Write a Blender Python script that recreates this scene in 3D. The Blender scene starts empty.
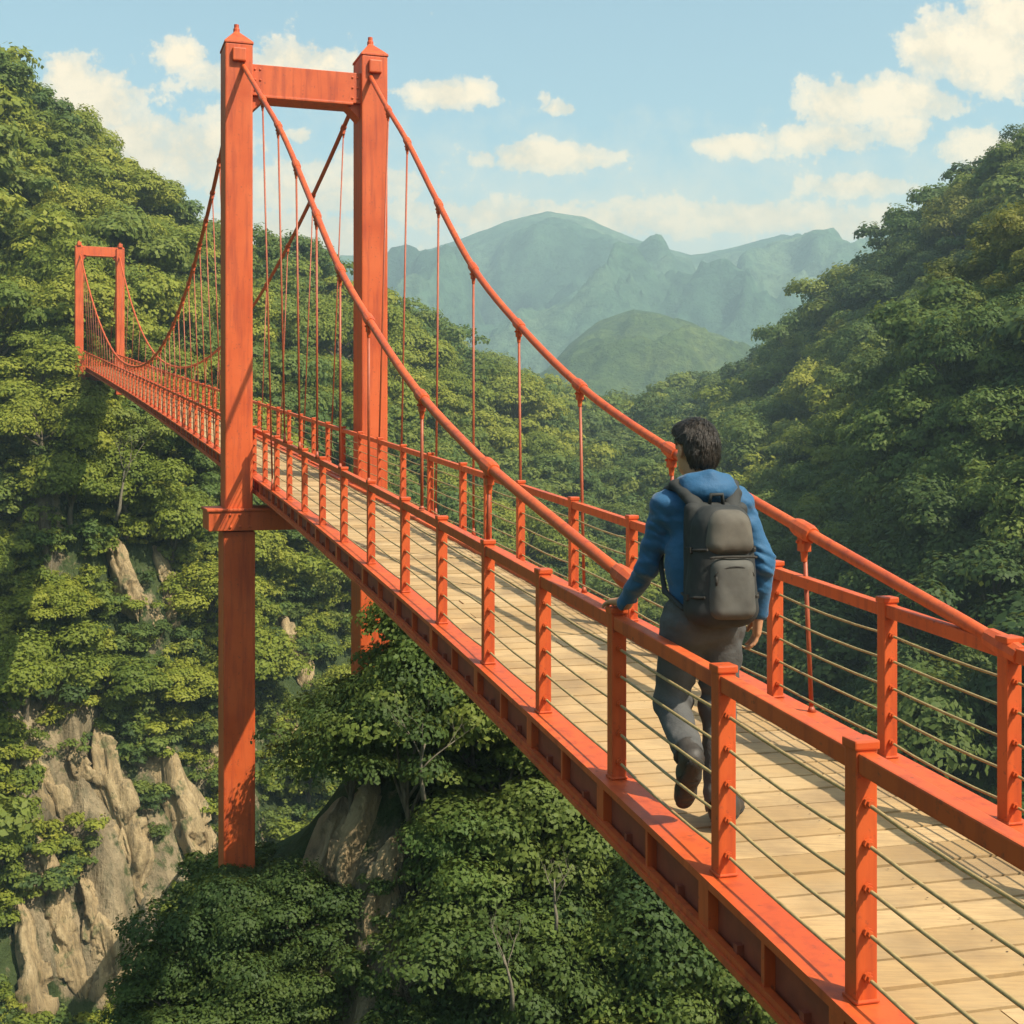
import bpy, bmesh, math, random
import numpy as np
from mathutils import Vector, Matrix

random.seed(7)
RNG = np.random.default_rng(11)
S = bpy.context.scene
COL = S.collection
PI = math.pi

# ------------------------------------------------------------------ bridge axis
EYE = 1.72
FPX, HZN = 1331.0, 435.0
WID = 1.386          # between the two rail lines
RAIL = 0.80


def pl(D):
    """left rail line of the deck, walking distance D from the viewpoint"""
    if D < 20:
        u = D - 3.93
        if u < -3:
            e = -3.0
            return np.array([1.03 - .2615 * e - .0022 * e * e + (u - e) * (-.2615 - .0044 * e), D,
                             .0545 * e + .0004 * e * e + (u - e) * .052])
        return np.array([1.03 - .2615 * u - .0022 * u * u, D, .0545 * u + .0004 * u * u])
    u = D - 20
    return np.array([-3.74 - .332 * u - .00083 * u * u, D, .978 + .0674 * u + .00038 * u * u])


def tang(D):
    t = pl(D + .02) - pl(D - .02)
    return t / np.linalg.norm(t)


def nrm(D):
    t = tang(D)
    n = np.array([t[1], -t[0], 0])
    return n / np.linalg.norm(n)


def bp(D, off, dz=0.0):
    """point on the bridge: off metres to the right of the left rail line"""
    return pl(D) + nrm(D) * off + np.array([0, 0, dz])


# ------------------------------------------------------------------ helpers
def link(o, parent=None, inv=None):
    COL.objects.link(o)
    if parent is not None:
        o.parent = parent
        if inv is not None:
            o.matrix_parent_inverse = inv
    return o


def tag(o, label=None, cat=None, group=None, kind=None):
    if label: o['label'] = label
    if cat: o['category'] = cat
    if group: o['group'] = group
    if kind: o['kind'] = kind
    return o


def empty(name, loc=(0, 0, 0), rz=0.0, sc=1.0):
    o = bpy.data.objects.new(name, None)
    o.empty_display_size = .3
    o.location = loc
    o.rotation_euler = (0, 0, rz)
    o.scale = (sc, sc, sc)
    COL.objects.link(o)
    return o


def mesh_np(name, V, Fq, mat=None, smooth=True, attrs=None):
    """V (n,3); Fq (m,4) or (m,3) int array"""
    me = bpy.data.meshes.new(name)
    V = np.ascontiguousarray(V, dtype=np.float32)
    Fq = np.ascontiguousarray(Fq, dtype=np.int32)
    m, k = Fq.shape
    me.vertices.add(len(V)); me.vertices.foreach_set('co', V.ravel())
    me.loops.add(m * k); me.loops.foreach_set('vertex_index', Fq.ravel())
    me.polygons.add(m)
    me.polygons.foreach_set('loop_start', np.arange(0, m * k, k, dtype=np.int32))
    me.polygons.foreach_set('loop_total', np.full(m, k, dtype=np.int32))
    if smooth:
        me.polygons.foreach_set('use_smooth', np.ones(m, dtype=bool))
    if attrs:
        for an, (dom, arr) in attrs.items():
            a = me.attributes.new(an, 'FLOAT', dom)
            a.data.foreach_set('value', np.ascontiguousarray(arr, dtype=np.float32))
    me.update(calc_edges=True)
    me.validate()
    if mat: me.materials.append(mat)
    return me


class MB:
    """collects simple solids into ONE mesh"""
    def __init__(s):
        s.v = []; s.f = []; s.t = []; s.tint = 0.5

    def add(s, vs, fs):
        b = len(s.v)
        s.v += [tuple(map(float, p)) for p in vs]
        for f in fs:
            s.f.append(tuple(i + b for i in f)); s.t.append(s.tint)

    def box(s, c, ax, h):
        c = np.array(c, float); ax = [np.array(a, float) for a in ax]
        vs = []
        for k in (-1, 1):
            for j in (-1, 1):
                for i in (-1, 1):
                    vs.append(c + ax[0] * h[0] * i + ax[1] * h[1] * j + ax[2] * h[2] * k)
        s.add(vs, [(0, 2, 3, 1), (4, 5, 7, 6), (0, 1, 5, 4), (2, 6, 7, 3), (0, 4, 6, 2), (1, 3, 7, 5)])

    def abox(s, c, h):
        s.box(c, ((1, 0, 0), (0, 1, 0), (0, 0, 1)), h)

    def sweep(s, rings, cap=True):
        n = len(rings[0]); vs = [p for r in rings for p in r]; fs = []
        for i in range(len(rings) - 1):
            for j in range(n):
                a = i * n + j; b = i * n + (j + 1) % n
                fs.append((a, b, b + n, a + n))
        if cap:
            fs.append(tuple(range(n - 1, -1, -1)))
            fs.append(tuple(range((len(rings) - 1) * n, len(rings) * n)))
        s.add(vs, fs)

    def tube(s, pts, r, n=8, rot=0.0):
        pts = [np.array(p, float) for p in pts]
        rr = r if hasattr(r, '__len__') else [r] * len(pts)
        rings = []; prev = None
        for i, p in enumerate(pts):
            t = pts[min(i + 1, len(pts) - 1)] - pts[max(i - 1, 0)]
            t = t / (np.linalg.norm(t) + 1e-12)
            if prev is None:
                up = np.array([0, 0, 1.]) if abs(t[2]) < .9 else np.array([0, 1., 0])
                u = np.cross(t, up)
            else:
                u = prev - t * np.dot(prev, t)
            u /= np.linalg.norm(u); prev = u
            w = np.cross(t, u)
            rings.append([p + (u * math.cos(2 * PI * k / n + rot) + w * math.sin(2 * PI * k / n + rot)) * rr[i] for k in range(n)])
        s.sweep(rings)

    def mesh(s, name, mat, bevel=0.0, smooth=False):
        me = bpy.data.meshes.new(name)
        me.from_pydata(s.v, [], s.f)
        a = me.attributes.new('tint', 'FLOAT', 'FACE')
        a.data.foreach_set('value', np.array(s.t, dtype=np.float32))
        bm = bmesh.new(); bm.from_mesh(me)
        bmesh.ops.recalc_face_normals(bm, faces=bm.faces)
        if bevel > 0:
            es = [e for e in bm.edges if len(e.link_faces) == 2 and e.calc_face_angle(0) > .5]
            bmesh.ops.bevel(bm, geom=es, offset=bevel, segments=2, profile=.6, affect='EDGES', clamp_overlap=True)
        for f in bm.faces: f.smooth = smooth
        bm.to_mesh(me); bm.free()
        if mat: me.materials.append(mat)
        return me

    def build(s, name, mat, parent=None, inv=None, bevel=0.0, smooth=False):
        return link(bpy.data.objects.new(name, s.mesh(name, mat, bevel, smooth)), parent, inv)


# numpy value noise ---------------------------------------------------------
def _h(ix, iy, iz, seed):
    n = (ix.astype(np.int64) * 374761393 + iy.astype(np.int64) * 668265263 + iz.astype(np.int64) * 2147483647 + seed * 974711) & 0xffffffff
    n = ((n ^ (n >> 13)) * 1274126177) & 0xffffffff
    n = (n ^ (n >> 16)) & 0xffffff
    return n / float(0xffffff)


def vnoise(x, y, z=0.0, seed=0):
    x, y, z = np.broadcast_arrays(np.asarray(x, float), np.asarray(y, float), np.asarray(z, float))
    x0 = np.floor(x); y0 = np.floor(y); z0 = np.floor(z)
    fx = x - x0; fy = y - y0; fz = z - z0
    fx = fx * fx * (3 - 2 * fx); fy = fy * fy * (3 - 2 * fy); fz = fz * fz * (3 - 2 * fz)
    r = 0
    for dx in (0, 1):
        for dy in (0, 1):
            for dz in (0, 1):
                w = (fx if dx else 1 - fx) * (fy if dy else 1 - fy) * (fz if dz else 1 - fz)
                r = r + w * _h(x0 + dx, y0 + dy, z0 + dz, seed)
    return r * 2 - 1


def fbm(x, y, z=0.0, o=4, seed=0):
    r = 0; a = 1; f = 1; t = 0
    for k in range(o):
        r = r + a * vnoise(np.asarray(x) * f, np.asarray(y) * f, np.asarray(z) * f, seed + k * 17)
        t += a; a *= .5; f *= 2.03
    return r / t


# ------------------------------------------------------------------ materials
class NT:
    def __init__(s, tree):
        s.t = tree; s.n = tree.nodes; s.l = tree.links

    def new(s, typ, **kw):
        n = s.n.new(typ)
        for k, v in kw.items():
            if k.startswith('_'):
                setattr(n, k[1:], v)
            else:
                n.inputs[k.replace('__', ' ')].default_value = v
        return n

    def link(s, a, b): s.l.new(a, b)

    def math(s, op, a, b=None, clamp=False):
        n = s.n.new('ShaderNodeMath'); n.operation = op; n.use_clamp = clamp
        for i, q in enumerate((a, b)):
            if q is None: continue
            if isinstance(q, (int, float)): n.inputs[i].default_value = q
            else: s.l.new(q, n.inputs[i])
        return n.outputs[0]

    def ramp(s, fac, stops, interp='LINEAR'):
        n = s.n.new('ShaderNodeValToRGB'); cr = n.color_ramp; cr.interpolation = interp
        while len(cr.elements) < len(stops): cr.elements.new(.5)
        for e, (p, c) in zip(cr.elements, stops):
            e.position = p; e.color = c if len(c) == 4 else (*c, 1)
        s.l.new(fac, n.inputs[0])
        return n.outputs[0]

    def mixc(s, fac, a, b, blend='MIX'):
        n = s.n.new('ShaderNodeMix'); n.data_type = 'RGBA'; n.blend_type = blend
        for sock, q in ((n.inputs[0], fac), (n.inputs[6], a), (n.inputs[7], b)):
            if isinstance(q, (int, float)): sock.default_value = q
            elif isinstance(q, tuple): sock.default_value = q if len(q) == 4 else (*q, 1)
            else: s.l.new(q, sock)
        return n.outputs[2]


def mat(name):
    m = bpy.data.materials.new(name); m.use_nodes = True
    nt = NT(m.node_tree); b = m.node_tree.nodes['Principled BSDF']
    return m, nt, b


def noise(nt, scale, detail=4, rough=.55, coord='Object', stretch=None):
    tc = nt.new('ShaderNodeTexCoord')
    out = tc.outputs[coord]
    if stretch:
        mp = nt.new('ShaderNodeMapping'); mp.inputs['Scale'].default_value = stretch
        nt.link(out, mp.inputs[0]); out = mp.outputs[0]
    n = nt.new('ShaderNodeTexNoise'); n.inputs['Scale'].default_value = scale
    n.inputs['Detail'].default_value = detail; n.inputs['Roughness'].default_value = rough
    nt.link(out, n.inputs['Vector'])
    return n.outputs['Fac']


def bump(nt, b, h, strength=.3, dist=.01):
    n = nt.new('ShaderNodeBump'); n.inputs['Strength'].default_value = strength
    n.inputs['Distance'].default_value = dist
    nt.link(h, n.inputs['Height']); nt.link(n.outputs[0], b.inputs['Normal'])


def mat_simple(name, c0, c1, scale=8, rough=.6, bstr=.2, bdist=.005, stretch=None, detail=5, sheen=0):
    m, nt, b = mat(name)
    f = noise(nt, scale, detail, stretch=stretch)
    nt.link(nt.ramp(f, [(.3, c0), (.7, c1)]), b.inputs['Base Color'])
    b.inputs['Roughness'].default_value = rough
    if bstr: bump(nt, b, noise(nt, scale * 4, 4, stretch=stretch), bstr, bdist)
    if sheen:
        b.inputs['Sheen Weight'].default_value = sheen
    return m


def mat_paint():
    m, nt, b = mat('orange_paint')
    f = noise(nt, 1.7, 6); g = noise(nt, 22, 5, .65)
    base = nt.ramp(f, [(.3, (.49, .070, .013)), (.52, (.57, .093, .017)), (.75, (.61, .114, .025))])
    # rain streaks and worn, rusty scuffs with a shape of their own
    st = noise(nt, 6, 5, .6, stretch=(2.2, 2.2, .18))
    c = nt.mixc(nt.ramp(st, [(.48, (0, 0, 0)), (.70, (.75, .75, .75))]), base, (.33, .045, .014))
    c = nt.mixc(nt.ramp(g, [(.61, (0, 0, 0)), (.70, (.8, .8, .8))]), c, (.21, .045, .020))
    nt.link(c, b.inputs['Base Color'])
    nt.link(nt.ramp(f, [(.3, (.42,) * 3), (.7, (.62,) * 3)]), b.inputs['Roughness'])
    bump(nt, b, noise(nt, 60, 4), .12, .003)
    return m


def mat_plank():
    m, nt, b = mat('deck_boards')
    at = nt.new('ShaderNodeAttribute', _attribute_name='tint')
    base = nt.ramp(at.outputs['Fac'], [(0, (.36, .228, .095)), (.5, (.46, .298, .132)), (1, (.53, .362, .178))])
    gr = noise(nt, 5, 7, .65, stretch=(1.2, 14, 8))
    nail = nt.math('LESS_THAN', at.outputs['Fac'], -.5)
    c = nt.mixc(nt.ramp(gr, [(.35, (.6, .6, .6)), (.58, (0, 0, 0))]), base, (.28, .18, .085))
    st = noise(nt, 2.1, 5, .6)
    c = nt.mixc(nt.ramp(st, [(.46, (0, 0, 0)), (.70, (.7, .7, .7))]), c, (.21, .14, .075))
    wn = noise(nt, .9, 6, .62)
    c = nt.mixc(nt.ramp(wn, [(.5, (0, 0, 0)), (.7, (.5, .5, .5))]), c, (.50, .37, .205))
    c = nt.mixc(nail, c, (.06, .03, .02))
    nt.link(c, b.inputs['Base Color']); b.inputs['Roughness'].default_value = .78
    bump(nt, b, gr, .35, .004)
    return m


def mat_leaf(name, dark, mid, light, transl=.38):
    m, nt, b = mat(name)
    at = nt.new('ShaderNodeAttribute', _attribute_name='tint')
    oi = nt.new('ShaderNodeObjectInfo')
    f = nt.math('ADD', nt.math('MULTIPLY', at.outputs['Fac'], .48), nt.math('MULTIPLY', oi.outputs['Random'], .52))
    c = nt.ramp(f, [(.12, dark), (.5, mid), (.9, light)])
    nt.link(c, b.inputs['Base Color']); b.inputs['Roughness'].default_value = .62
    b.inputs['Specular IOR Level'].default_value = .25
    tr = nt.new('ShaderNodeBsdfTranslucent')
    nt.link(nt.mixc(.5, c, (.25, .27, .03)), tr.inputs['Color'])
    mx = nt.new('ShaderNodeMixShader'); mx.inputs[0].default_value = transl
    nt.link(b.outputs[0], mx.inputs[1]); nt.link(tr.outputs[0], mx.inputs[2])
    nt.link(mx.outputs[0], nt.n['Material Output'].inputs['Surface'])
    return m


def mat_ground():
    m, nt, b = mat('forest_ground')
    at = nt.new('ShaderNodeAttribute', _attribute_name='rock')
    big = noise(nt, .25, 6, .6); fine = noise(nt, 1.6, 8, .68)
    streak = noise(nt, .55, 8, .66, stretch=(1, 1, .22))
    soil = nt.ramp(fine, [(.3, (.022, .036, .014)), (.5, (.045, .066, .022)), (.7, (.075, .095, .035))])
    rock = nt.ramp(streak, [(.28, (.085, .075, .05)), (.45, (.21, .165, .10)), (.6, (.31, .245, .15)), (.8, (.40, .325, .21))])
    st2 = noise(nt, 1.5, 6, .6, stretch=(1, 1, .07))
    rock = nt.mixc(nt.ramp(st2, [(.30, (.85, .85, .85)), (.48, (0, 0, 0))]), rock, (.075, .080, .05))
    rock = nt.mixc(nt.ramp(st2, [(.55, (0, 0, 0)), (.72, (.6, .6, .6))]), rock, (.40, .31, .185))
    moss = nt.ramp(big, [(.35, (.04, .062, .022)), (.65, (.075, .095, .035))])
    k = nt.math('ADD', at.outputs['Fac'], nt.math('MULTIPLY', nt.math('SUBTRACT', fine, .5), 1.6))
    rk = nt.ramp(k, [(.42, (0, 0, 0)), (.6, (1, 1, 1))])
    c = nt.mixc(rk, nt.mixc(nt.ramp(big, [(.4, (0, 0, 0)), (.6, (1, 1, 1))]), soil, moss), rock)
    nt.link(c, b.inputs['Base Color']); b.inputs['Roughness'].default_value = .95
    b.inputs['Specular IOR Level'].default_value = .1
    h = nt.math('ADD', streak, nt.math('MULTIPLY', fine, .5))
    h = nt.math('ADD', h, nt.math('MULTIPLY', st2, 1.2))
    bump(nt, b, h, .9, .6)
    return m


def mat_mountain(name, a, bcol, c3, sc):
    m, nt, b = mat(name)
    f = noise(nt, sc, 9, .66); g = noise(nt, sc * 14, 6, .7)
    col = nt.ramp(f, [(.3, a), (.5, bcol), (.72, c3)])
    col = nt.mixc(nt.ramp(g, [(.4, (.6, .6, .6)), (.6, (0, 0, 0))]), col, tuple(x * .5 for x in a))
    nt.link(col, b.inputs['Base Color']); b.inputs['Roughness'].default_value = 1
    b.inputs['Specular IOR Level'].default_value = 0
    bump(nt, b, g, 1.0, 6)
    return m


M = {}
M['paint'] = mat_paint()
M['plank'] = mat_plank()
M['dark_steel'] = mat_simple('dark_red_steel', (.20, .042, .018), (.30, .060, .024), 9, .7)  # darker red-brown than the paint; web panels, brackets, floor beams
M['wire'] = mat_simple('tan_wire_rope', (.27, .19, .075), (.42, .31, .13), 40, .5, .3, .002)
M['hanger'] = mat_simple('hanger_steel', (.30, .065, .028), (.42, .09, .035), 20, .5, .1)
M['leaf_sun'] = mat_leaf('sun_toned_leaves', (.105, .152, .022), (.205, .240, .028), (.340, .338, .042))  # sunlit tone of the left slope put into the leaf colour
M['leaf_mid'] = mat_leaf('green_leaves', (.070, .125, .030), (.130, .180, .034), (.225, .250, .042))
M['leaf_shade'] = mat_leaf('shade_toned_leaves', (.034, .066, .018), (.066, .104, .022), (.130, .165, .030), .32)  # hillside shade over grove and near spur put into the leaf colour
M['leaf_yellow'] = mat_leaf('yellowing_leaves', (.10, .12, .018), (.19, .19, .025), (.27, .25, .04))
M['bark'] = mat_simple('bark', (.075, .058, .036), (.19, .155, .10), 6, .9, .6, .03, stretch=(3, 3, .6))
M['ground'] = mat_ground()
M['mtn_far'] = mat_mountain('far_mountain_forest', (.03, .07, .045), (.08, .145, .08), (.18, .235, .12), .006)
M['mtn_mid'] = mat_mountain('mid_mountain_forest', (.04, .08, .03), (.095, .14, .04), (.18, .21, .06), .011)
M['skin'] = mat_simple('skin', (.44, .21, .105), (.53, .27, .145), 14, .55, .05, .001)
M['jacket'] = mat_simple('blue_jacket_cloth', (.006, .068, .160), (.010, .092, .205), 5, .72, .55, .012, sheen=.15)
M['trouser'] = mat_simple('grey_trouser_cloth', (.058, .057, .055), (.098, .096, .092), 6, .85, .55, .012)
M['hair'] = mat_simple('black_hair', (.013, .009, .006), (.045, .031, .020), 14, .42, .6, .006, stretch=(12, 12, .9))
M['pack'] = mat_simple('charcoal_pack_fabric', (.018, .019, .018), (.032, .033, .031), 12, .8, .3, .003)
M['pack_light'] = mat_simple('grey_pack_fabric', (.058, .055, .048), (.10, .095, .082), 9, .8, .3, .003)
M['pack_brown'] = mat_simple('brown_grey_pack_fabric', (.070, .060, .047), (.115, .10, .078), 9, .8, .3, .003)
M['shoe'] = mat_simple('dark_shoe_leather', (.022, .018, .015), (.05, .041, .033), 12, .6, .3, .004)
M['sole'] = mat_simple('shoe_sole_rubber', (.018, .016, .013), (.04, .035, .028), 30, .85, .5, .006)

# ------------------------------------------------------------------ suspension bridge
TOWER_D, FAR_D = 20.4, 70.0
bridge = empty('suspension_bridge', bp(TOWER_D, WID / 2, -.3))
tag(bridge, 'long orange suspension footbridge with pale plank deck crossing the gorge', 'suspension bridge')
BINV = Matrix.Translation(-Vector(bridge.location))


def bpart(mb, name, m, bevel=0., smooth=False):
    return mb.build(name, m, bridge, BINV, bevel, smooth)


def frame_at(D):
    t = tang(D); t = np.array([t[0], t[1], 0]); t /= np.linalg.norm(t)
    return nrm(D), t, np.array([0, 0, 1.])


def make_tower(D, low, top_h, feet=False, label=None):
    n, t, z = frame_at(D)
    out = .345
    z0 = pl(D)[2]
    girder_top = z0 - .40
    top = z0 + top_h
    root = None
    gm = MB()
    cen = bp(D, WID / 2)
    # cross girder that carries the deck and wraps both columns
    gm.box([*(cen[:2]), girder_top - .165], (n, t, z), (WID / 2 + out + .46, .45, .150))
    gm.box([*(cen[:2]), girder_top - .006], (n, t, z), (WID / 2 + out + .485, .475, .02))
    if not feet:
        for sgn in (-1, 1):
            c = bp(D, -out if sgn < 0 else WID + out)
            for u in (-.14, 0, .14):
                for v in (-.09, .09):
                    q = np.array([c[0], c[1], girder_top - .165 + v]) + n * u - t * .45
                    gm.tube([q + t * .01, q - t * .022], .024, 6)
    root = bpart(gm, 'portal_tower', M['paint'], .012)
    if label: root['label'] = label
    for sgn in (-1, 1):
        c = bp(D, -out if sgn < 0 else WID + out)
        cm = MB()
        h0 = girder_top - .33
        bot = low if sgn < 0 else low
        cm.box([c[0], c[1], (top + girder_top) / 2 - .15], (n, t, z), (.205, .33, (top - girder_top) / 2 + .15))
        cm.box([c[0], c[1], (h0 + bot) / 2], (n, t, z), (.235, .37, (h0 - bot) / 2))
        if feet:
            cm.box([c[0], c[1], h0 - .25], (n, t, z), (.33, .46, .16))
        col = cm.build('tower_column', M['paint'], root, None, .022)
        # hipped cap with knob
        fm = MB()
        rings = []
        for (hx, hy, dz) in ((.215, .34, 0.0), (.215, .34, .03), (.175, .29, .075), (.045, .06, .235), (.04, .05, .25)):
            rings.append([np.array([c[0], c[1], top + dz]) + n * hx * a + t * hy * b for a, b in ((-1, -1), (1, -1), (1, 1), (-1, 1))])
        fm.sweep(rings)
        fm.tube([(c[0], c[1], top + .24), (c[0], c[1], top + .30), (c[0], c[1], top + .315), (c[0], c[1], top + .37)], [.05, .05, .038, .038], 10)
        fm.build('column_cap', M['paint'], root, None, .004)
        # saddle block the cable runs over
        sm = MB()
        sm.box([c[0], c[1], z0 + 6.42], (n, t, z), (.10, .40, .10))
        sm.build('cable_saddle', M['paint'], root, None, .02)
    bm_ = MB()
    zb0, zb1 = z0 + 5.86, z0 + 6.33
    a = bp(D, -out + .2); b = bp(D, WID + out - .2)
    if not feet:
        for sgn, e in ((-1, a), (1, b)):
            for u in (.05, .13):
                for v in (-.16, 0, .16):
                    q = np.array([e[0], e[1], z0 + 6.095 + v]) - n * sgn * u - t * .235
                    bm_.tube([q + t * .01, q - t * .016], .018, 6)
    mid = (a + b) / 2
    half = np.linalg.norm((b - a)[:2]) / 2
    bm_.box([mid[0], mid[1], (zb0 + zb1) / 2], (n, t, z), (half + .01, .235, (zb1 - zb0) / 2))
    bm_.box([mid[0], mid[1], zb0 - .012], (n, t, z), (half - .12, .25, .02))
    bm_.build('portal_beam', M['paint'], root, None, .014)
    for sgn, e in ((1, a), (-1, b)):
        gm2 = MB()
        p = [np.array([e[0], e[1], zb0 - .002]), np.array([e[0], e[1], zb0 - .24])]
        q = np.array([e[0], e[1], zb0 - .002]) + n * .24 * sgn
        vs = [x + t * .17 for x in (p[0], p[1], q)] + [x - t * .17 for x in (p[0], p[1], q)]
        gm2.add(vs, [(0, 1, 2), (5, 4, 3), (0, 3, 4, 1), (1, 4, 5, 2), (2, 5, 3, 0)])
        gm2.build('gusset', M['paint'], root, None, .008)
    return root


make_tower(TOWER_D, -7.2, 6.60, False, 'large orange portal tower in the middle of the walkway')
make_tower(FAR_D, pl(FAR_D)[2] - 1.45, 6.25, True, 'small far portal tower against the forested slope')

# deck -----------------------------------------------------------------------
D_NEAR, D_END = -5.0, 70.6
dk = MB()
s = D_NEAR
rr = random.Random(3)
while s < D_END:
    wpl = .178 if s < 35 else .36
    e = s + wpl - .017
    cut = rr.uniform(.25, .75) * WID if rr.random() < .06 else None
    segs = [(.02, WID - .02)] if cut is None else [(.02, cut - .004), (cut + .004, WID - .02)]
    for (o0, o1) in segs:
        dk.tint = rr.random()
        dz = rr.uniform(-.003, .003); tl = rr.uniform(-.002, .002)
        vs = [bp(s, o0, -.045), bp(s, o1, -.045), bp(e, o1, -.045), bp(e, o0, -.045),
              bp(s, o0, dz), bp(s, o1, dz + tl), bp(e, o1, dz + tl), bp(e, o0, dz)]
        dk.add(vs, [(0, 3, 2, 1), (4, 5, 6, 7), (0, 1, 5, 4), (1, 2, 6, 5), (2, 3, 7, 6), (3, 0, 4, 7)])
    if 2.5 < s < 13:
        dk.tint = -1.0
        for o_ in (.13, WID - .13, WID * .5):
            for q in (.035, wpl - .05):
                c = bp(s + q, o_ + rr.uniform(-.008, .008), .0045)
                dk.add([c + np.array([.0042 * math.cos(k * PI / 3), .0042 * math.sin(k * PI / 3), 0]) for k in range(6)], [(0, 1, 2, 3, 4, 5)])
    s += wpl
deck = bpart(dk, 'plank_deck', M['plank'], 0)

Ds_l = [3.93, 4.89, 6.02, 7.14, 8.28, 9.53, 10.79, 12.25, 13.67, 15.01, 16.29, 17.52, 18.64, 19.79, 20.96]
Ds_r_pt = [4.62, 5.51, 6.42, 7.56, 8.65, 9.74, 11.01, 12.46, 13.55, 14.49, 15.91, 17.30, 18.65, 19.95, 21.2]
Ds_r = [d - WID * .272 for d in Ds_r_pt]
for lst, st in ((Ds_l, 1.0), (Ds_r, 1.0)):
    d = lst[0] - st
    pre = []
    while d > D_NEAR:
        pre.append(d); d -= 1.12
    lst[:0] = pre[::-1]
    d = lst[-1] + 1.25
    while d < D_END:
        lst.append(d); d += 1.27

# edge girders with stiffeners
CURB = .055


def strip(o0, o1, z0, z1, ds):
    return [[bp(d, o0, z0), bp(d, o1, z0), bp(d, o1, z1), bp(d, o0, z1)] for d in ds]


ds_all = list(np.arange(D_NEAR, 26, .5)) + list(np.arange(26, D_END + .1, 1.5))
for side, lst in ((0, Ds_l), (1, Ds_r)):
    g = MB(); sg = 1 if side == 0 else -1
    base = 0 if side == 0 else WID

    def o(a, b):  # offsets measured inward positive
        x, y = base + sg * a, base + sg * b
        return (min(x, y), max(x, y))
    g.sweep(strip(*o(-.085, .085), CURB - .03, CURB, ds_all))            # top flange
    g.sweep(strip(*o(-.025, .083), -.145, CURB - .032, ds_all))            # web
    g.sweep(strip(*o(-.10, .09), -.172, -.147, ds_all))                  # bottom flange
    g.sweep(strip(*o(-.088, -.060), -.146, -.122, ds_all))               # lip along the lower flange
    if side == 1:
        g.sweep(strip(*o(.09, .165), -.02, CURB - .022, ds_all))         # inner kerb step
    # stiffener at each post and a thin rib halfway between
    for i, d in enumerate(lst):
        for dd, hw in ((d, .045), ((d + (lst[i + 1] if i + 1 < len(lst) else d + 1)) / 2, .012)):
            n, t, z = frame_at(dd)
            g.box(bp(dd, base - sg * .018, -.060), (n, t, z), (.062, hw, .082))
    eg = bpart(g, 'edge_girder', M['paint'], 0)
    # dark inner web panel and brackets seen between the flanges
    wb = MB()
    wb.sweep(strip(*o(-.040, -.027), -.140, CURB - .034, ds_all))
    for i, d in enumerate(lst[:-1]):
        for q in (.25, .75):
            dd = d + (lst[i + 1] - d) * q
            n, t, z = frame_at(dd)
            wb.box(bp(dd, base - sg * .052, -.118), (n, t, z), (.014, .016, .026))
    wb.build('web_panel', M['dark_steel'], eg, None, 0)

# floor beams under the planks
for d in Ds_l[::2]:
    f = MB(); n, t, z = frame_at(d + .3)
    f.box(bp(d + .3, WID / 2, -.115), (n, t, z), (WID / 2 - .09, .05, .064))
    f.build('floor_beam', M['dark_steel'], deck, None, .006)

# railings ---------------------------------------------------------------------
WIRE_Z = [.135, .265, .395, .525, .645]


def post_mesh():
    m = MB()
    m.abox((0, 0, (RAIL + CURB) / 2 - .005), (.035, .035, (RAIL - CURB) / 2 + .01))
    m.abox((0, 0, RAIL + .012), (.041, .041, .014))
    m.abox((0, 0, CURB + .006), (.041, .041, .006))
    bm = m.mesh('railing_post', M['paint'], .006)
    p = MB()
    for z in WIRE_Z:
        p.tube([(0, -.062, z), (0, .062, z)], .010, 8)
        p.tube([(0, -.050, z), (0, -.038, z)], .016, 8)
        p.tube([(0, .038, z), (0, .050, z)], .016, 8)
    pm = p.mesh('wire_fitting', M['paint'], 0)
    b = bmesh.new(); b.from_mesh(bm); b.from_mesh(pm); b.to_mesh(bm); b.free()
    return bm


PM = post_mesh()
for side, lst in ((0, Ds_l), (1, Ds_r)):
    off = 0 if side == 0 else WID
    hr = MB()
    fine = []
    for i in range(len(lst) - 1):
        a, b = lst[i], lst[i + 1]
        ds = np.linspace(a, b, 3)
        t0 = .0315 / max(.3, (b - a))
        ds = [a + (b - a) * q for q in (t0, .5, 1 - t0)]
        hr.sweep([[bp(d, off - .028, RAIL - .070), bp(d, off + .028, RAIL - .070), bp(d, off + .028, RAIL - .008), bp(d, off - .028, RAIL - .008)] for d in ds])
    rail = bpart(hr, 'railing', M['paint'], .007)
    rail['label'] = 'orange post and wire railing on the walker\'s side' if side == 0 else 'orange post and wire railing on the valley side'
    for d in lst:
        po = bpy.data.objects.new('railing_post', PM)
        po.location = bp(d, off)
        tt = tang(d); po.rotation_euler = (0, 0, math.atan2(-tt[0], tt[1]))
        link(po, rail)
    for k, z in enumerate(WIRE_Z):
        w = MB(); pts = []
        for i in range(len(lst) - 1):
            a, b = lst[i], lst[i + 1]
            for q in (0, .25, .5, .75):
                sag = -.010 * (1 - (2 * q - 1) ** 2) * (1 + .6 * math.sin(i * 2.3 + k))
                pts.append(bp(a + (b - a) * q, off, z + sag))
        w.tube(pts, .0062, 6)
        w.build('rail_wire', M['wire'], rail, None, 0, True)

# main cables --------------------------------------------------------------------
NEAR_D = [4.95, 5.3, 5.75, 6.85, 8.4, 10.4, 12.1, 13.85, 15.45, 17.25, 18.75, 20.4]
NEAR_H = [.74, .80, .87, 1.04, 1.30, 1.72, 2.25, 2.93, 3.80, 4.83, 5.58, 6.44]


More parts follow.
